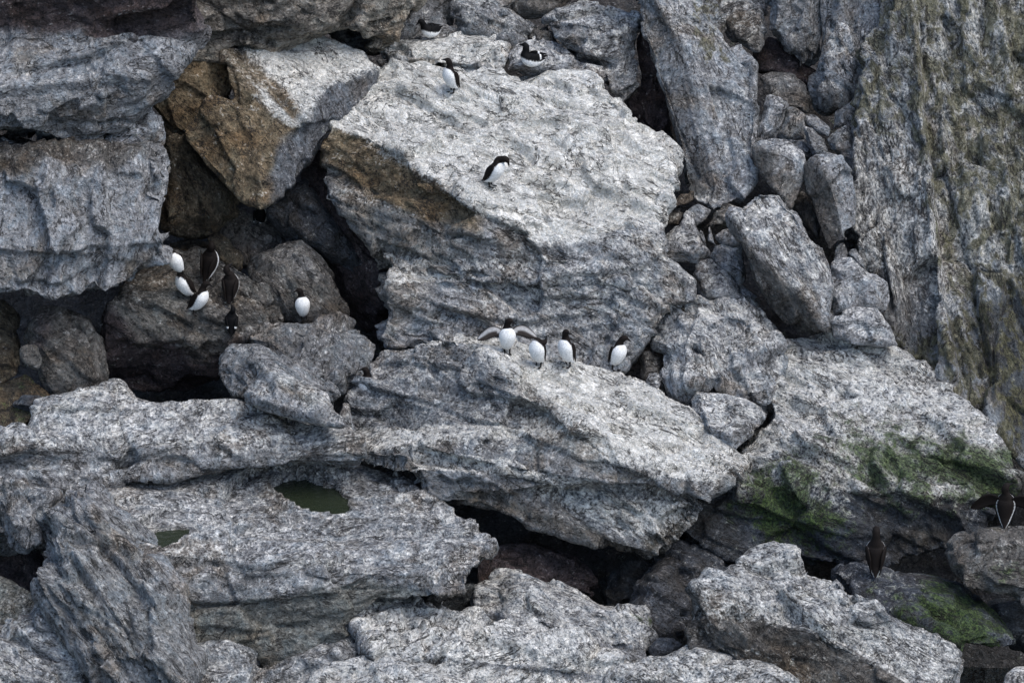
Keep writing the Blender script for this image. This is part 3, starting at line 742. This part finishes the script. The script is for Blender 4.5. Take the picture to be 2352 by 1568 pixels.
rock('boulder', 'dark shadowed slab between the big boulder and the tall tilted slab', '1440,235 1475,200 1465,60 1500,60 1545,300 1565,380 1530,360 1470,300', 'r', g=(.2, 0), off=.45, lime=0, grain=105)
rock('boulder', 'squarish layered block right of the sitting bird',
     '1258,48 1285,25 1330,14 1335,8 1400,15 1463,37 1468,70 1460,102 1472,200 1442,230 1419,244 1403,208 1369,153 1320,130 1285,110 1272,82', 'g', g=(-.15, .45), off=-.1, grain=12, lime=.4, amp=1.1, steps=[('1280,60 1350,62 1460,75', .03, 15), ('1280,90 1370,100 1465,120', .03, 15), ('1380,140 1465,160', .03, 15)])
rock('boulder', 'flat grey rock behind the sitting bird', '1164,160 1166,114 1184,96 1225,84 1252,100 1278,104 1306,121 1335,142 1400,165 1390,185 1300,175', 'l', g=(.1, .7), off=-.1, lime=.35)
rock('boulder', 'low white rock just behind the topmost standing bird', '876,108 890,96 922,87 1016,81 1062,72 1104,71 1138,81 1167,104 1165,141 1154,168 1110,172 1050,165 970,155 915,148 894,134', 'w', g=(0, .8), off=-.15, lime=.6, grain=170)
rock('boulder', 'greyish rock beside the half hidden bird at the top', '938,90 952,78 973,56 1009,54 1050,66 1060,78 1040,95 960,98', 'g', g=(0, .6), off=.1, lime=.2)
rock('boulder', 'blue grey boulder behind the half hidden bird', '890,100 915,60 939,18 945,-60 1035,-60 1040,0 1052,28 1052,64 1020,80 950,95', 'g', g=(.1, .2), off=.25, lime=.15, spots=[('n', '890,20 1050,0 1050,60 900,100', .3, 40)])
rock('boulder', 'brown grey layered boulder at the top edge left of the dark gap', '1030,-80 1062,-80 1134,5 1152,24 1178,27 1199,44 1206,67 1206,96 1180,112 1150,110 1104,80 1060,80 1052,50 1045,10', 'g', g=(0, .5), off=.05, grain=150, lime=.3, steps=[('1060,20 1130,50 1200,80', .03, 14)])
rock('stone', 'pale wedge of stone at the top edge beside the dark gap', '1134,4 1140,-30 1185,-30 1180,4 1166,15 1148,22', 'l', off=.1, lime=.2, **STONE)
rock('boulder', 'dark boulder hanging at the top edge over the dark gap', '1178,30 1182,-60 1330,-60 1322,0 1286,22 1252,36 1212,40', 'k', g=(0, -.2), off=.1, lime=.05)
rock('stone', 'small pale stone in the dark gap at the top', '1194,49 1217,49 1233,62 1230,76 1208,86 1196,72', 'l', off=.35, lime=.2, **STONE)
rock('boulder', 'dark rock in the gap left of the squarish layered block', '1205,90 1232,62 1262,50 1275,85 1285,112 1255,105 1225,90', 'k', off=.3, lime=.05)
rock('stone', 'grey stone lying under the roof tongue at the top', '770,72 800,62 850,68 858,95 845,118 800,112 780,100', 'g', off=.4, lime=.15, **STONE)
rock('stone', 'tiny stone in the crack between the two white topped rocks', '862,140 878,128 900,140 896,152 875,160', 'g', off=.1, lime=.2, **STONE)
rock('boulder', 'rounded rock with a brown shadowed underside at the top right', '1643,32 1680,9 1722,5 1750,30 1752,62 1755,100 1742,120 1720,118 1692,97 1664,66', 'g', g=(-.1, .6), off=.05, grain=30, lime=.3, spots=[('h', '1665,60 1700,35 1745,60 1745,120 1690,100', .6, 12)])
rock('boulder', 'blue grey slab at the top edge behind the rounded rock', '1625,-80 1770,-80 1765,40 1740,45 1700,20 1650,40 1640,40', 'l', g=(.1, .5), off=.35, lime=.3)
rock('boulder', 'big rock hanging over the dark hollow at the top right', '1752,70 1762,0 1770,-100 1898,-100 1893,60 1886,130 1870,148 1838,157 1818,132 1790,102 1765,92', 'g', g=(0, .0), off=-.05, grain=100, lime=.2, spots=[('k', '1765,90 1890,80 1870,150 1838,157', .4, 30)])
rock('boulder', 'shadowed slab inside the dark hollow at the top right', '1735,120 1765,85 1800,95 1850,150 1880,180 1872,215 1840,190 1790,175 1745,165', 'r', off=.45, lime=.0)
rock('boulder', 'smooth rounded boulder sitting in the hollow', '1745,178 1770,166 1824,171 1852,195 1866,230 1862,264 1831,262 1790,255 1760,225 1750,203', 'k', g=(.1, .6), off=.25, lime=.1, amp=.6, rough=.7, spots=[('g', '1745,165 1850,165 1860,215 1750,200', .5, 20)])
rock('boulder', 'blocky pale stone with a flat cap below the smooth boulder', '1733,331 1737,296 1752,262 1764,222 1790,224 1811,232 1817,243 1798,293 1777,318 1745,332', 'l', g=(.25, .3), off=-.05, grain=70, lime=.2, steps=[('1755,248 1815,250', .025, 10)])
rock('stone', 'thin upright splinter left of the blocky pale stone', '1738,300 1742,262 1752,258 1750,290 1744,312', 'l', off=.1, lime=.15, **STONE)
rock('stone', 'dark grey stone right of the blocky pale stone', '1786,314 1804,286 1816,252 1842,266 1845,290 1850,322 1820,325', 'g', g=(.1, .3), off=.1, lime=.1, **STONE)
rock('stone', 'blue grey slat of stone under the pale column', '1843,270 1870,268 1905,296 1902,312 1885,305 1856,284', 'l', off=.2, lime=.15, **STONE)
rock('stone', 'wedge shaped stone with a bright right face', '1841,286 1866,290 1896,319 1900,342 1908,365 1872,366 1854,338', 'g', g=(.5, .1), off=-.05, lime=.2, **STONE)
rock('boulder', 'speckled rock tucked against the foot of the right cliff', '1898,322 1915,300 1945,282 1962,300 1970,340 1975,390 1960,420 1930,372 1910,350', 'g', g=(-.1, .4), off=.0, lime=.25)
rock('stone', 'low row of pale rubble behind the angular block', '1780,325 1810,312 1850,320 1875,345 1872,372 1840,362 1800,330', 'g', off=.15, lime=.2, **STONE)
rock('boulder', 'angular block with a bright top and a dark left face', '1729,337 1745,325 1775,319 1805,322 1842,350 1847,386 1836,432 1815,478 1792,442 1778,430 1758,408 1736,372 1775,345 1780,400',
     faces=[('0 1 2 3 4 5 12', .15, .9, 'l'), ('0 12 13 9 10 11', -.9, -.1, 'k'), ('12 5 6 7 8 9 13', .35, .0, 'g')], off=-.35, lime=.3, thick=.5, amp=.7)  # pale top and dark left face: side lighting put into the tints
rock('boulder', 'tall block with a dark left face beside the right cliff', '1850,382 1872,361 1900,356 1932,357 1938,372 1962,402 1972,462 1968,522 1945,535 1950,552 1922,560 1902,578 1874,500 1858,440 1875,372 1892,388 1920,470 1935,530',
     faces=[('1 2 3 4 15 14', .0, 1.1, 'l'), ('0 1 14 15 16 17 9 10 11 12 13', -.8, -.1, 'k'), ('15 4 5 6 7 8 17 16', .5, .05, 'l')], off=-.35, grain=105, lime=.2, thick=.6, amp=.7)  # left face tinted dark as the shaded side, others pale as lit
rock('stone', 'narrow shadowed stone between two leaning blocks', '1815,470 1840,440 1858,450 1880,510 1885,560 1870,540 1840,490', 'k', off=.15, lime=.1, **STONE)
rock('boulder', 'long tilted block with a dark lower side pointing down right',
     '1683,505 1700,468 1722,448 1746,435 1790,440 1812,470 1830,482 1862,542 1892,612 1907,662 1907,752 1872,762 1832,747 1790,702 1742,642 1712,562 1722,545 1760,600 1800,650 1850,690 1880,735',
     faces=[('0 1 2 3 4 5 6 7 8 9 10 20 19 18 17 16', .2, .5, 'l'), ('0 16 17 18 19 20 10 11 12 13 14 15', -.7, -.65, 'k')], off=-.6, grain=117, ratio=.35, lime=.4, thick=.8,  # lower left side coloured dark for shade, upper face pale for light
     steps=[('1760,480 1810,560 1870,680', .035, 18), ('1740,500 1780,580 1840,660', -.03, 18)])
rock('boulder', 'speckled flat faced block right of the long tilted block', '1906,630 1908,604 1930,593 1957,592 1992,621 2037,652 2040,690 2032,712 2000,722 1960,725 1910,728', 'l', g=(.1, .3), off=-.3, lime=.25, rough=.7, amp=.7)
rock('boulder', 'grey block below the speckled flat faced block', '1909,732 1940,715 1966,706 2013,706 2046,748 2066,795 2020,800 1960,790 1915,775', 'l', g=(.1, .5), off=-.35, lime=.3, amp=.8)
rock('stone', 'pointed little stone in the dark gap beside the right cliff', '1914,600 1917,566 1930,557 1940,558 1950,586 1945,600', 'g', off=.0, lime=.1, **STONE)
rock('stone', 'small leaning stone touching the right cliff', '1946,582 1955,572 1966,570 1984,594 1990,622 1970,612', 'g', off=.0, lime=.1, **STONE)
rock('stone', 'brown grey slab of stone just right of the big boulder', '1532,478 1545,458 1560,440 1595,438 1596,460 1580,472 1540,485', 'k', g=(0, .5), off=.1, lime=.1, **STONE)
rock('stone', 'small dark stone under the brown grey slab of stone', '1525,520 1530,485 1560,478 1575,488 1560,520', 'k', off=.2, lime=.1, **STONE)
rock('stone', 'angular stone below the tall tilted slab', '1576,482 1590,470 1603,465 1637,481 1624,506 1599,524 1585,510', 'g', g=(.1, .4), off=-.1, lime=.15, **STONE)
rock('stone', 'brownish ridged stone left of the long tilted block', '1614,524 1628,500 1645,475 1668,461 1702,478 1688,502 1660,520 1632,530', 'k', g=(0, .3), off=-.05, lime=.15, **STONE)
rock('boulder', 'pale tooth shaped stone beside the big boulder', '1510,575 1530,545 1562,520 1578,484 1596,494 1595,528 1612,560 1628,582 1600,602 1565,598 1525,600', 'l', g=(-.1, .4), off=-.2, lime=.35, amp=.7)
rock('stone', 'upright chip of stone beside the pale tooth shaped stone', '1597,534 1608,524 1618,530 1627,552 1622,572 1608,556', 'l', off=.0, lime=.2, **STONE)
rock('stone', 'thin pointed splinter near the long tilted block', '1624,555 1624,522 1632,516 1642,546 1648,568', 'l', off=-.05, lime=.2, **STONE)
rock('stone', 'flat grey stone against the long tilted block', '1640,548 1660,530 1690,520 1700,545 1705,570 1670,565', 'g', g=(0, .6), off=.0, lime=.2, **STONE)
rock('boulder', 'folded grey rock left of the long tilted block', '1622,588 1640,562 1698,560 1712,598 1714,640 1700,660 1680,640 1650,615', 'l', g=(0, .3), off=-.02, lime=.2, amp=.8, grain=160)
rock('boulder', 'blunt grey rock with a dark lower left edge', '1593,612 1602,598 1626,590 1642,602 1660,612 1690,644 1700,684 1672,694 1622,712 1600,665', 'l', g=(.1, .4), off=-.15, lime=.3, amp=.8, spots=[('k', '1593,640 1610,660 1640,710 1615,712', .6, 10)])
rock('stone', 'small rock below the long tilted block', '1688,660 1700,646 1745,682 1730,700 1700,700', 'g', off=.1, lime=.15, **STONE)
rock('boulder', 'broad grey boulder below the rubble at the right',
     '1513,795 1510,720 1530,702 1562,700 1600,700 1640,690 1663,684 1690,688 1708,685 1750,708 1785,755 1826,790 1800,800 1796,870 1772,942 1750,975 1700,945 1640,915 1600,905 1567,922 1540,918 1518,860', 'l', g=(-.05, .55), off=-.3, lime=.4, grain=110, thick=.9,
     steps=[('1600,700 1580,800 1570,910', .04, 20)])
rock('boulder', 'pale wedge lying in front of the broad grey boulder', '1582,945 1590,915 1600,899 1630,905 1664,913 1711,923 1754,954 1748,982 1712,1006 1684,1032 1650,1015 1610,985', 'l', g=(-.1, .6), off=-.5, lime=.45, grain=160, amp=.8)
rock('stone', 'dark upright stone in the gap at the right end of the slab', '1472,870 1477,806 1503,803 1515,850 1542,905 1535,915 1500,890', 'k', off=.1, lime=.05, **STONE)
rock('stone', 'pale knob of stone behind the right end of the slab', '1486,880 1495,862 1508,862 1518,882 1510,900', 'l', off=-.2, lime=.3, **STONE)
rock('stone', 'grey stone wedged between the low slab and the birds slab', '780,955 790,925 800,930 815,985 812,1005 790,985', 'g', off=-.35, lime=.2, **STONE)
print('rocks', round(time.time() - T0, 1), 'tris', sum(len(m.polygons) for m in bpy.data.meshes) * 2)

# ================================================================ seabirds
def plumage():
    m, nt, bs, L = new_mat('plumage')
    a = nd(nt, 'ShaderNodeAttribute', attribute_name='feather').outputs['Color']
    tc = nd(nt, 'ShaderNodeTexCoord')
    n = nd(nt, 'ShaderNodeTexNoise'); L.new(tc.outputs['Object'], n.inputs['Vector']); n.inputs['Scale'].default_value = 60; n.inputs['Detail'].default_value = 4
    v = ramp(nt, n.outputs['Fac'], .3, .7, .8, 1.12)
    cc = nt.nodes.new('ShaderNodeCombineColor')
    for k in range(3): L.new(v, cc.inputs[k])
    L.new(mixc(nt, 1.0, a, cc.outputs[0], 'MULTIPLY'), bs.inputs['Base Color'])
    bs.inputs['Roughness'].default_value = .75
    bs.inputs['Specular IOR Level'].default_value = .12
    return m
M_BIRD = plumage()
WHITE = (.74, .74, .72); BROWN = (.010, .0075, .0065); BLACK = (.004, .004, .0045); LEG = (.02, .018, .016)

def catmull(P, n):
    P = np.array(P, float)
    out = []
    for i in range(len(P) - 1):
        a, b, c, d = P[max(i - 1, 0)], P[i], P[i + 1], P[min(i + 2, len(P) - 1)]
        for k in range(n):
            t = k / n
            out.append(.5 * ((2 * b) + (c - a) * t + (2 * a - 5 * b + 4 * c - d) * t * t + (3 * b - a - 3 * c + d) * t ** 3))
    out.append(P[-1])
    return np.array(out)

def loft(rows, n=6, seg=32):
    """rows: y, z, half width, half depth along the spine"""
    R = catmull(rows, n)
    R[:, 2:] = np.maximum(R[:, 2:], .0012)
    c = R[:, :2]
    t = np.gradient(c, axis=0); t /= np.linalg.norm(t, axis=1)[:, None] + 1e-9
    V, Fc = [], []
    for i in range(len(R)):
        ny, nz = t[i, 1], -t[i, 0]          # points to the belly
        for k in range(seg):
            a = 2 * math.pi * k / seg
            u, w = math.cos(a) * R[i, 2], math.sin(a) * R[i, 3]
            V.append((u, c[i, 0] + ny * w, c[i, 1] + nz * w))
    for i in range(len(R) - 1):
        for k in range(seg):
            k2 = (k + 1) % seg
            Fc.append((i * seg + k, i * seg + k2, (i + 1) * seg + k2, (i + 1) * seg + k))
    Fc.append(tuple(range(seg))[::-1]); Fc.append(tuple((len(R) - 1) * seg + k for k in range(seg)))
    return np.array(V), Fc, R, seg

BODY = [(-.095, .012, .012, .005), (-.08, .035, .024, .012), (-.055, .062, .044, .034), (-.03, .092, .058, .052), (-.008, .135, .076, .068), (.008, .19, .092, .078),
        (.016, .24, .096, .08), (.014, .285, .082, .068), (.004, .32, .056, .050), (0, .35, .039, .038), (.001, .378, .036, .036), (.009, .403, .037, .038), (.024, .42, .033, .033),
        (.043, .425, .025, .024), (.058, .424, .012, .014), (.08, .420, .0065, .0095), (.108, .414, .002, .003)]
SIT = [(-.13, .075, .012, .005), (-.11, .07, .024, .012), (-.08, .062, .045, .03), (-.04, .062, .06, .052), (.01, .068, .068, .064), (.05, .085, .064, .062),
       (.075, .115, .05, .05), (.083, .145, .036, .036), (.085, .17, .03, .03), (.09, .195, .029, .03), (.105, .213, .026, .027), (.122, .215, .018, .019),
       (.135, .212, .009, .011), (.155, .207, .005, .0075), (.177, .2, .0015, .002)]

SIT = [(y, z * 1.1, w * 1.32, h * 1.2) for y, z, w, h in SIT]

def mesh_obj(name, V, Fc, colr, parent, me=None):
    me = bpy.data.meshes.new(name); me.from_pydata([tuple(v) for v in V], [], Fc); me.update()
    a = me.attributes.new('feather', 'FLOAT_COLOR', 'POINT')
    a.data.foreach_set('color', np.concatenate([np.array(colr, np.float32), np.ones((len(V), 1), np.float32)], 1).astype(np.float32).ravel())
    me.polygons.foreach_set('use_smooth', np.ones(len(me.polygons), bool))
    me.materials.append(M_BIRD)
    o = bpy.data.objects.new(name, me); COL.objects.link(o); o.parent = parent
    return o

def rot(axis, deg):
    return np.array(Matrix.Rotation(math.radians(deg), 3, axis))

def bird(name, label, px, head=0, lean=0, roll=0, pitch=0, yaw=0, size=1.0, wings='fold', sit=False, dark=BROWN, hit=None, toward=0.0, bar=False, neck=1.0, flank=.12):
    hx = hit or px
    dirv = Vector(at(hx[0], hx[1], 0) - CAM).normalized()
    ok, loc, nrm, idx, ob, mt = SC.ray_cast(bpy.context.evaluated_depsgraph_get(), Vector(CAM), dirv)
    d = float((np.array(loc) - CAM) @ F) - DIST
    if hit: p = at(px[0], px[1], d - toward)
    else: p = np.array(loc) + (-F) * toward
    if not hit: p = p - np.array([0, 0, .006])
    e = bpy.data.objects.new(name, None); COL.objects.link(e); e.empty_display_size = .1
    e.location = p
    a = math.radians(head)
    h = Matrix.Rotation(a, 3, 'Z') @ Matrix.Rotation(math.pi, 3, 'Z')       # local +y faces the viewer, then turns
    R = Matrix.Rotation(math.radians(roll), 3, Vector(F)) @ h
    e.rotation_euler = R.to_euler()
    e.scale = (size,) * 3
    tag(e, label, 'seabird', 'seabirds resting on the rocks')
    rows = SIT if sit else BODY
    V, Fc, Rr, seg = loft(rows)
    n = len(V); nring = n // seg
    ang = np.tile(np.arange(seg) / seg * 2 * math.pi, nring)
    ring = np.repeat(np.arange(nring), seg) / 6.0
    # colour pattern
    side = np.sin(ang)                                     # 1 belly, -1 back
    hb = 8.1 if not sit else 6.2
    wm = np.clip((side + flank - .05 * np.sin(ring * 9)) / .16 + .5, 0, 1) * np.clip((hb - 1.2 * (1 - np.clip(side, 0, 1)) ** 2 - ring) / .3 + .5, 0, 1)
    colr = np.array(WHITE)[None, :] * wm[:, None] + np.array(dark)[None, :] * (1 - wm[:, None])
    bill = ring > (14.2 if not sit else 12.2)
    colr = np.where(bill[:, None], (.01, .01, .011), colr)
    # neck pose
    pz, py, z0, z1 = (.325, .004, .315, .38) if not sit else (.125, .078, .115, .165)
    w = np.clip((V[:, 2] - z0) / (z1 - z0), 0, 1); w = w * w * (3 - 2 * w)
    piv = np.array([0, py, pz])
    Q = V.copy()
    for s in np.linspace(0, 1, 21):
        sel = np.abs(w - s) <= .0251
        M = rot('Z', yaw * s) @ rot('X', -pitch * s)
        Q[sel] = (V[sel] - piv) @ M.T + piv
    Q[:, 2] += w * .02 * (neck - 1) * 10
    Ml = rot('X', -lean)
    base = np.array([0, 0, .04])
    Q = (Q - base) @ Ml.T + base
    mesh_obj('body', Q, Fc, colr, e)
    # wings
    for s in (-1, 1):
        if wings == 'spread':
            lead = [(.045, .28), (.09, .312), (.135, .322), (.18, .305), (.225, .262), (.262, .215), (.28, .175)]
            trail = [(.045, .19), (.09, .205), (.13, .192), (.165, .175), (.2, .16), (.24, .153), (.27, .158)]
            L1, L2 = catmull([(x, z, 0, 0) for x, z in lead], 4), catmull([(x, z, 0, 0) for x, z in trail], 4)
            m = len(L1); K = 7
            W, C, G = [], [], []
            for front in (1, 0):
                for i in range(m):
                    for k in range(K):
                        t = k / (K - 1)
                        x = L1[i, 0] * (1 - t) + L2[i, 0] * t; z = L1[i, 1] * (1 - t) + L2[i, 1] * t
                        if k == K - 1: z += .006 * (i % 2)
                        th = .009 * (1 - t) ** .5 * (1 - .7 * i / m) + .0012
                        yb = -.015 - .10 * (x - .05) + .02 * math.sin(t * 2.5)
                        W.append((s * x, yb + (th if front else -th), z))
                        q = i / m
                        if front: C.append((.42, .41, .40) if (t < .55 - .25 * q and t > .12) else (.055, .045, .04) if t >= .55 - .25 * q else dark)
                        else: C.append(dark)
            o2 = m * K
            for i in range(m - 1):
                for k in range(K - 1):
                    q = i * K + k
                    G.append((q, q + 1, q + K + 1, q + K)); G.append((o2 + q, o2 + q + K, o2 + q + K + 1, o2 + q + 1))
                G.append((i * K, (i + 1) * K, o2 + (i + 1) * K, o2 + i * K))
                q = i * K + K - 1
                G.append((q, o2 + q, o2 + q + K, q + K))
            for k in range(K - 1):
                q = (m - 1) * K + k
                G.append((q, q + 1, o2 + q + 1, o2 + q)); G.append((k, o2 + k, o2 + k + 1, k + 1))
            W = np.array(W) * np.array([1.22, 1, 1.06])
        else:
            rowsw = [(0, .01, .006), (.03, .034, .014), (.07, .044, .016), (.11, .042, .015), (.15, .024, .010), (.19, .012, .006), (.225, .002, .002)]
            rw = catmull(rowsw, 4)
            if sit: A, B = np.array([s * .078, .045, .11]), np.array([s * .03, -.15, .125])
            else: A, B = np.array([s * .088, -.012, .292]), np.array([s * .036, -.098, .035])
            if wings == 'out' and s == 1: B = np.array([s * .13, -.08, .075])
            if wings == 'outl' and s == -1: B = np.array([s * .13, -.08, .075])
            ax = (B - A); ln = np.linalg.norm(ax); ax /= ln
            nx = np.array([s, -.35, .15]); nx -= ax * (nx @ ax); nx /= np.linalg.norm(nx)
            bx = np.cross(ax, nx)
            W, C, G = [], [], []
            sg = 12
            for i in range(len(rw)):
                for k in range(sg):
                    aa = 2 * math.pi * k / sg
                    W.append(A + ax * rw[i, 0] / .225 * ln + bx * math.cos(aa) * rw[i, 1] + nx * math.sin(aa) * rw[i, 2])
                    C.append(WHITE if bar and i in (14, 15) else dark)
            for i in range(len(rw) - 1):
                for k in range(sg):
                    k2 = (k + 1) % sg
                    G.append((i * sg + k, i * sg + k2, (i + 1) * sg + k2, (i + 1) * sg + k))
            G.append(tuple(range(sg))[::-1]); G.append(tuple((len(rw) - 1) * sg + k for k in range(sg)))
            W = np.array(W)
        W = (W - base) @ Ml.T + base
        mesh_obj('wing', W, G, C, e)
    # webbed feet
    if not sit:
        for s in (-1, 1):
            x0, y0 = s * .03, -.005
            toes = [(x0 + s * .022, y0 + .05), (x0 + s * .013, y0 + .045), (x0 + s * .004, y0 + .062), (x0 - s * .004, y0 + .046), (x0 - s * .013, y0 + .05), (x0, y0 - .012)]
            W = [(x, y, .004) for x, y in toes] + [(x, y, .014 if k == 5 else .009) for k, (x, y) in enumerate(toes)]
            G = [tuple(range(6)), tuple(range(6, 12))[::-1]] + [(k, (k + 1) % 6, 6 + (k + 1) % 6, 6 + k) for k in range(6)]
            nb = len(W)
            for z, r in ((.004, .008), (.03, .008), (.075, .015)):
                for k in range(6):
                    aa = math.pi * k / 3
                    W.append((x0 + r * math.cos(aa), y0 - .002 + (z - .004) * -.1 + r * math.sin(aa), z))
            for i in range(2):
                for k in range(6):
                    k2 = (k + 1) % 6
                    G.append((nb + i * 6 + k, nb + i * 6 + k2, nb + (i + 1) * 6 + k2, nb + (i + 1) * 6 + k))
            mesh_obj('foot', np.array(W), G, [LEG] * len(W), e)
    return e

bpy.context.view_layer.update()
bird('guillemot', 'topmost standing bird, on the white boulder, white belly turned to the left', (1038, 212), head=-55, lean=6, pitch=-4, yaw=-60, size=.97)
bird('guillemot', 'bird bending its head down to the right in the middle of the white boulder', (1128, 428), head=68, lean=17, pitch=48, size=1.06)
bird('guillemot', 'bird facing the viewer with both wings spread on the slab', (1165, 812), head=6, wings='spread', yaw=50, pitch=10, size=1.0)
bird('guillemot', 'preening bird with its head hidden, next to the wing spreading one on the slab', (1236, 842), head=-32, pitch=-120, yaw=-30, size=1.0, lean=4)
bird('guillemot', 'upright bird with a brown back and white belly, third from the left on the slab', (1304, 841), head=-48, yaw=80, lean=-3, roll=-6, size=1.02)
bird('guillemot', 'bird holding one wing out at the right end of the slab', (1412, 848), head=40, yaw=45, pitch=18, wings='outl', roll=10, size=1.0)
bird('razorbill', 'black backed bird sitting on top of the white boulder with its tail to the right', (1224, 152), head=-82, sit=True, dark=BLACK, yaw=-20, pitch=-10, bar=True, size=1.12)
bird('razorbill', 'half hidden black bird sitting behind the low white rock at the top', (990, 86), head=-60, sit=True, dark=BLACK, hit=(990, 76), toward=.12, size=1.0, pitch=20)
bird('guillemot', 'lone bird with a bright white breast looking left in the cave mouth', (700, 736), head=12, yaw=-75, size=.92, roll=-8, hit=(700, 741), toward=.06)
bird('guillemot', 'bird peeking out from behind the left end of the birds slab', (843, 924), head=-35, yaw=-40, hit=(812, 862), toward=-.05, size=.98)
bird('guillemot', 'front bird of the cave group, white belly turned to the right', (447, 721), head=68, yaw=10, roll=16, size=1.0, lean=4)
bird('guillemot', 'bird just left of the front cave bird, its white belly to the left', (436, 688), head=-62, yaw=-30, roll=-18, size=1.0)
bird('guillemot', 'white fronted bird at the very back left of the cave group', (418, 632), head=-15, yaw=150, pitch=-40, roll=-22, size=.9)
bird('guillemot', 'dark bird seen from behind, tallest in the cave', (478, 643), head=158, flank=.3, yaw=40, pitch=-35, roll=5, size=1.12)
bird('guillemot', 'dark bird in the cave with its bill raised to the right', (530, 694), head=172, yaw=-60, pitch=-35, size=1.05)
bird('razorbill', 'black bird with thin white wing bars crouching on the cave ledge', (533, 768), head=178, yaw=35, pitch=-35, dark=BLACK, bar=True, size=.82)
bird('razorbill', 'dark bird hidden in the black hole under the brown block', (598, 530), head=150, dark=BLACK, bar=True, size=.85, hit=(600, 500), toward=.02)
bird('guillemot', 'bird seen from behind with white flank edges on the weedy rock by the water', (2010, 1318), head=178, size=1.22, neck=1.1, flank=.5)
bird('guillemot', 'wing spreading bird seen from behind at the right edge of the picture', (2308, 1206), head=172, wings='spread', yaw=-50, pitch=-10, size=1.14, flank=.4)
bird('guillemot', 'bird cut off by the left picture edge, only its white belly showing', (-19, 1128), head=40, size=1.0, hit=(5, 1120), toward=.1)
print('done', round(time.time() - T0, 1))
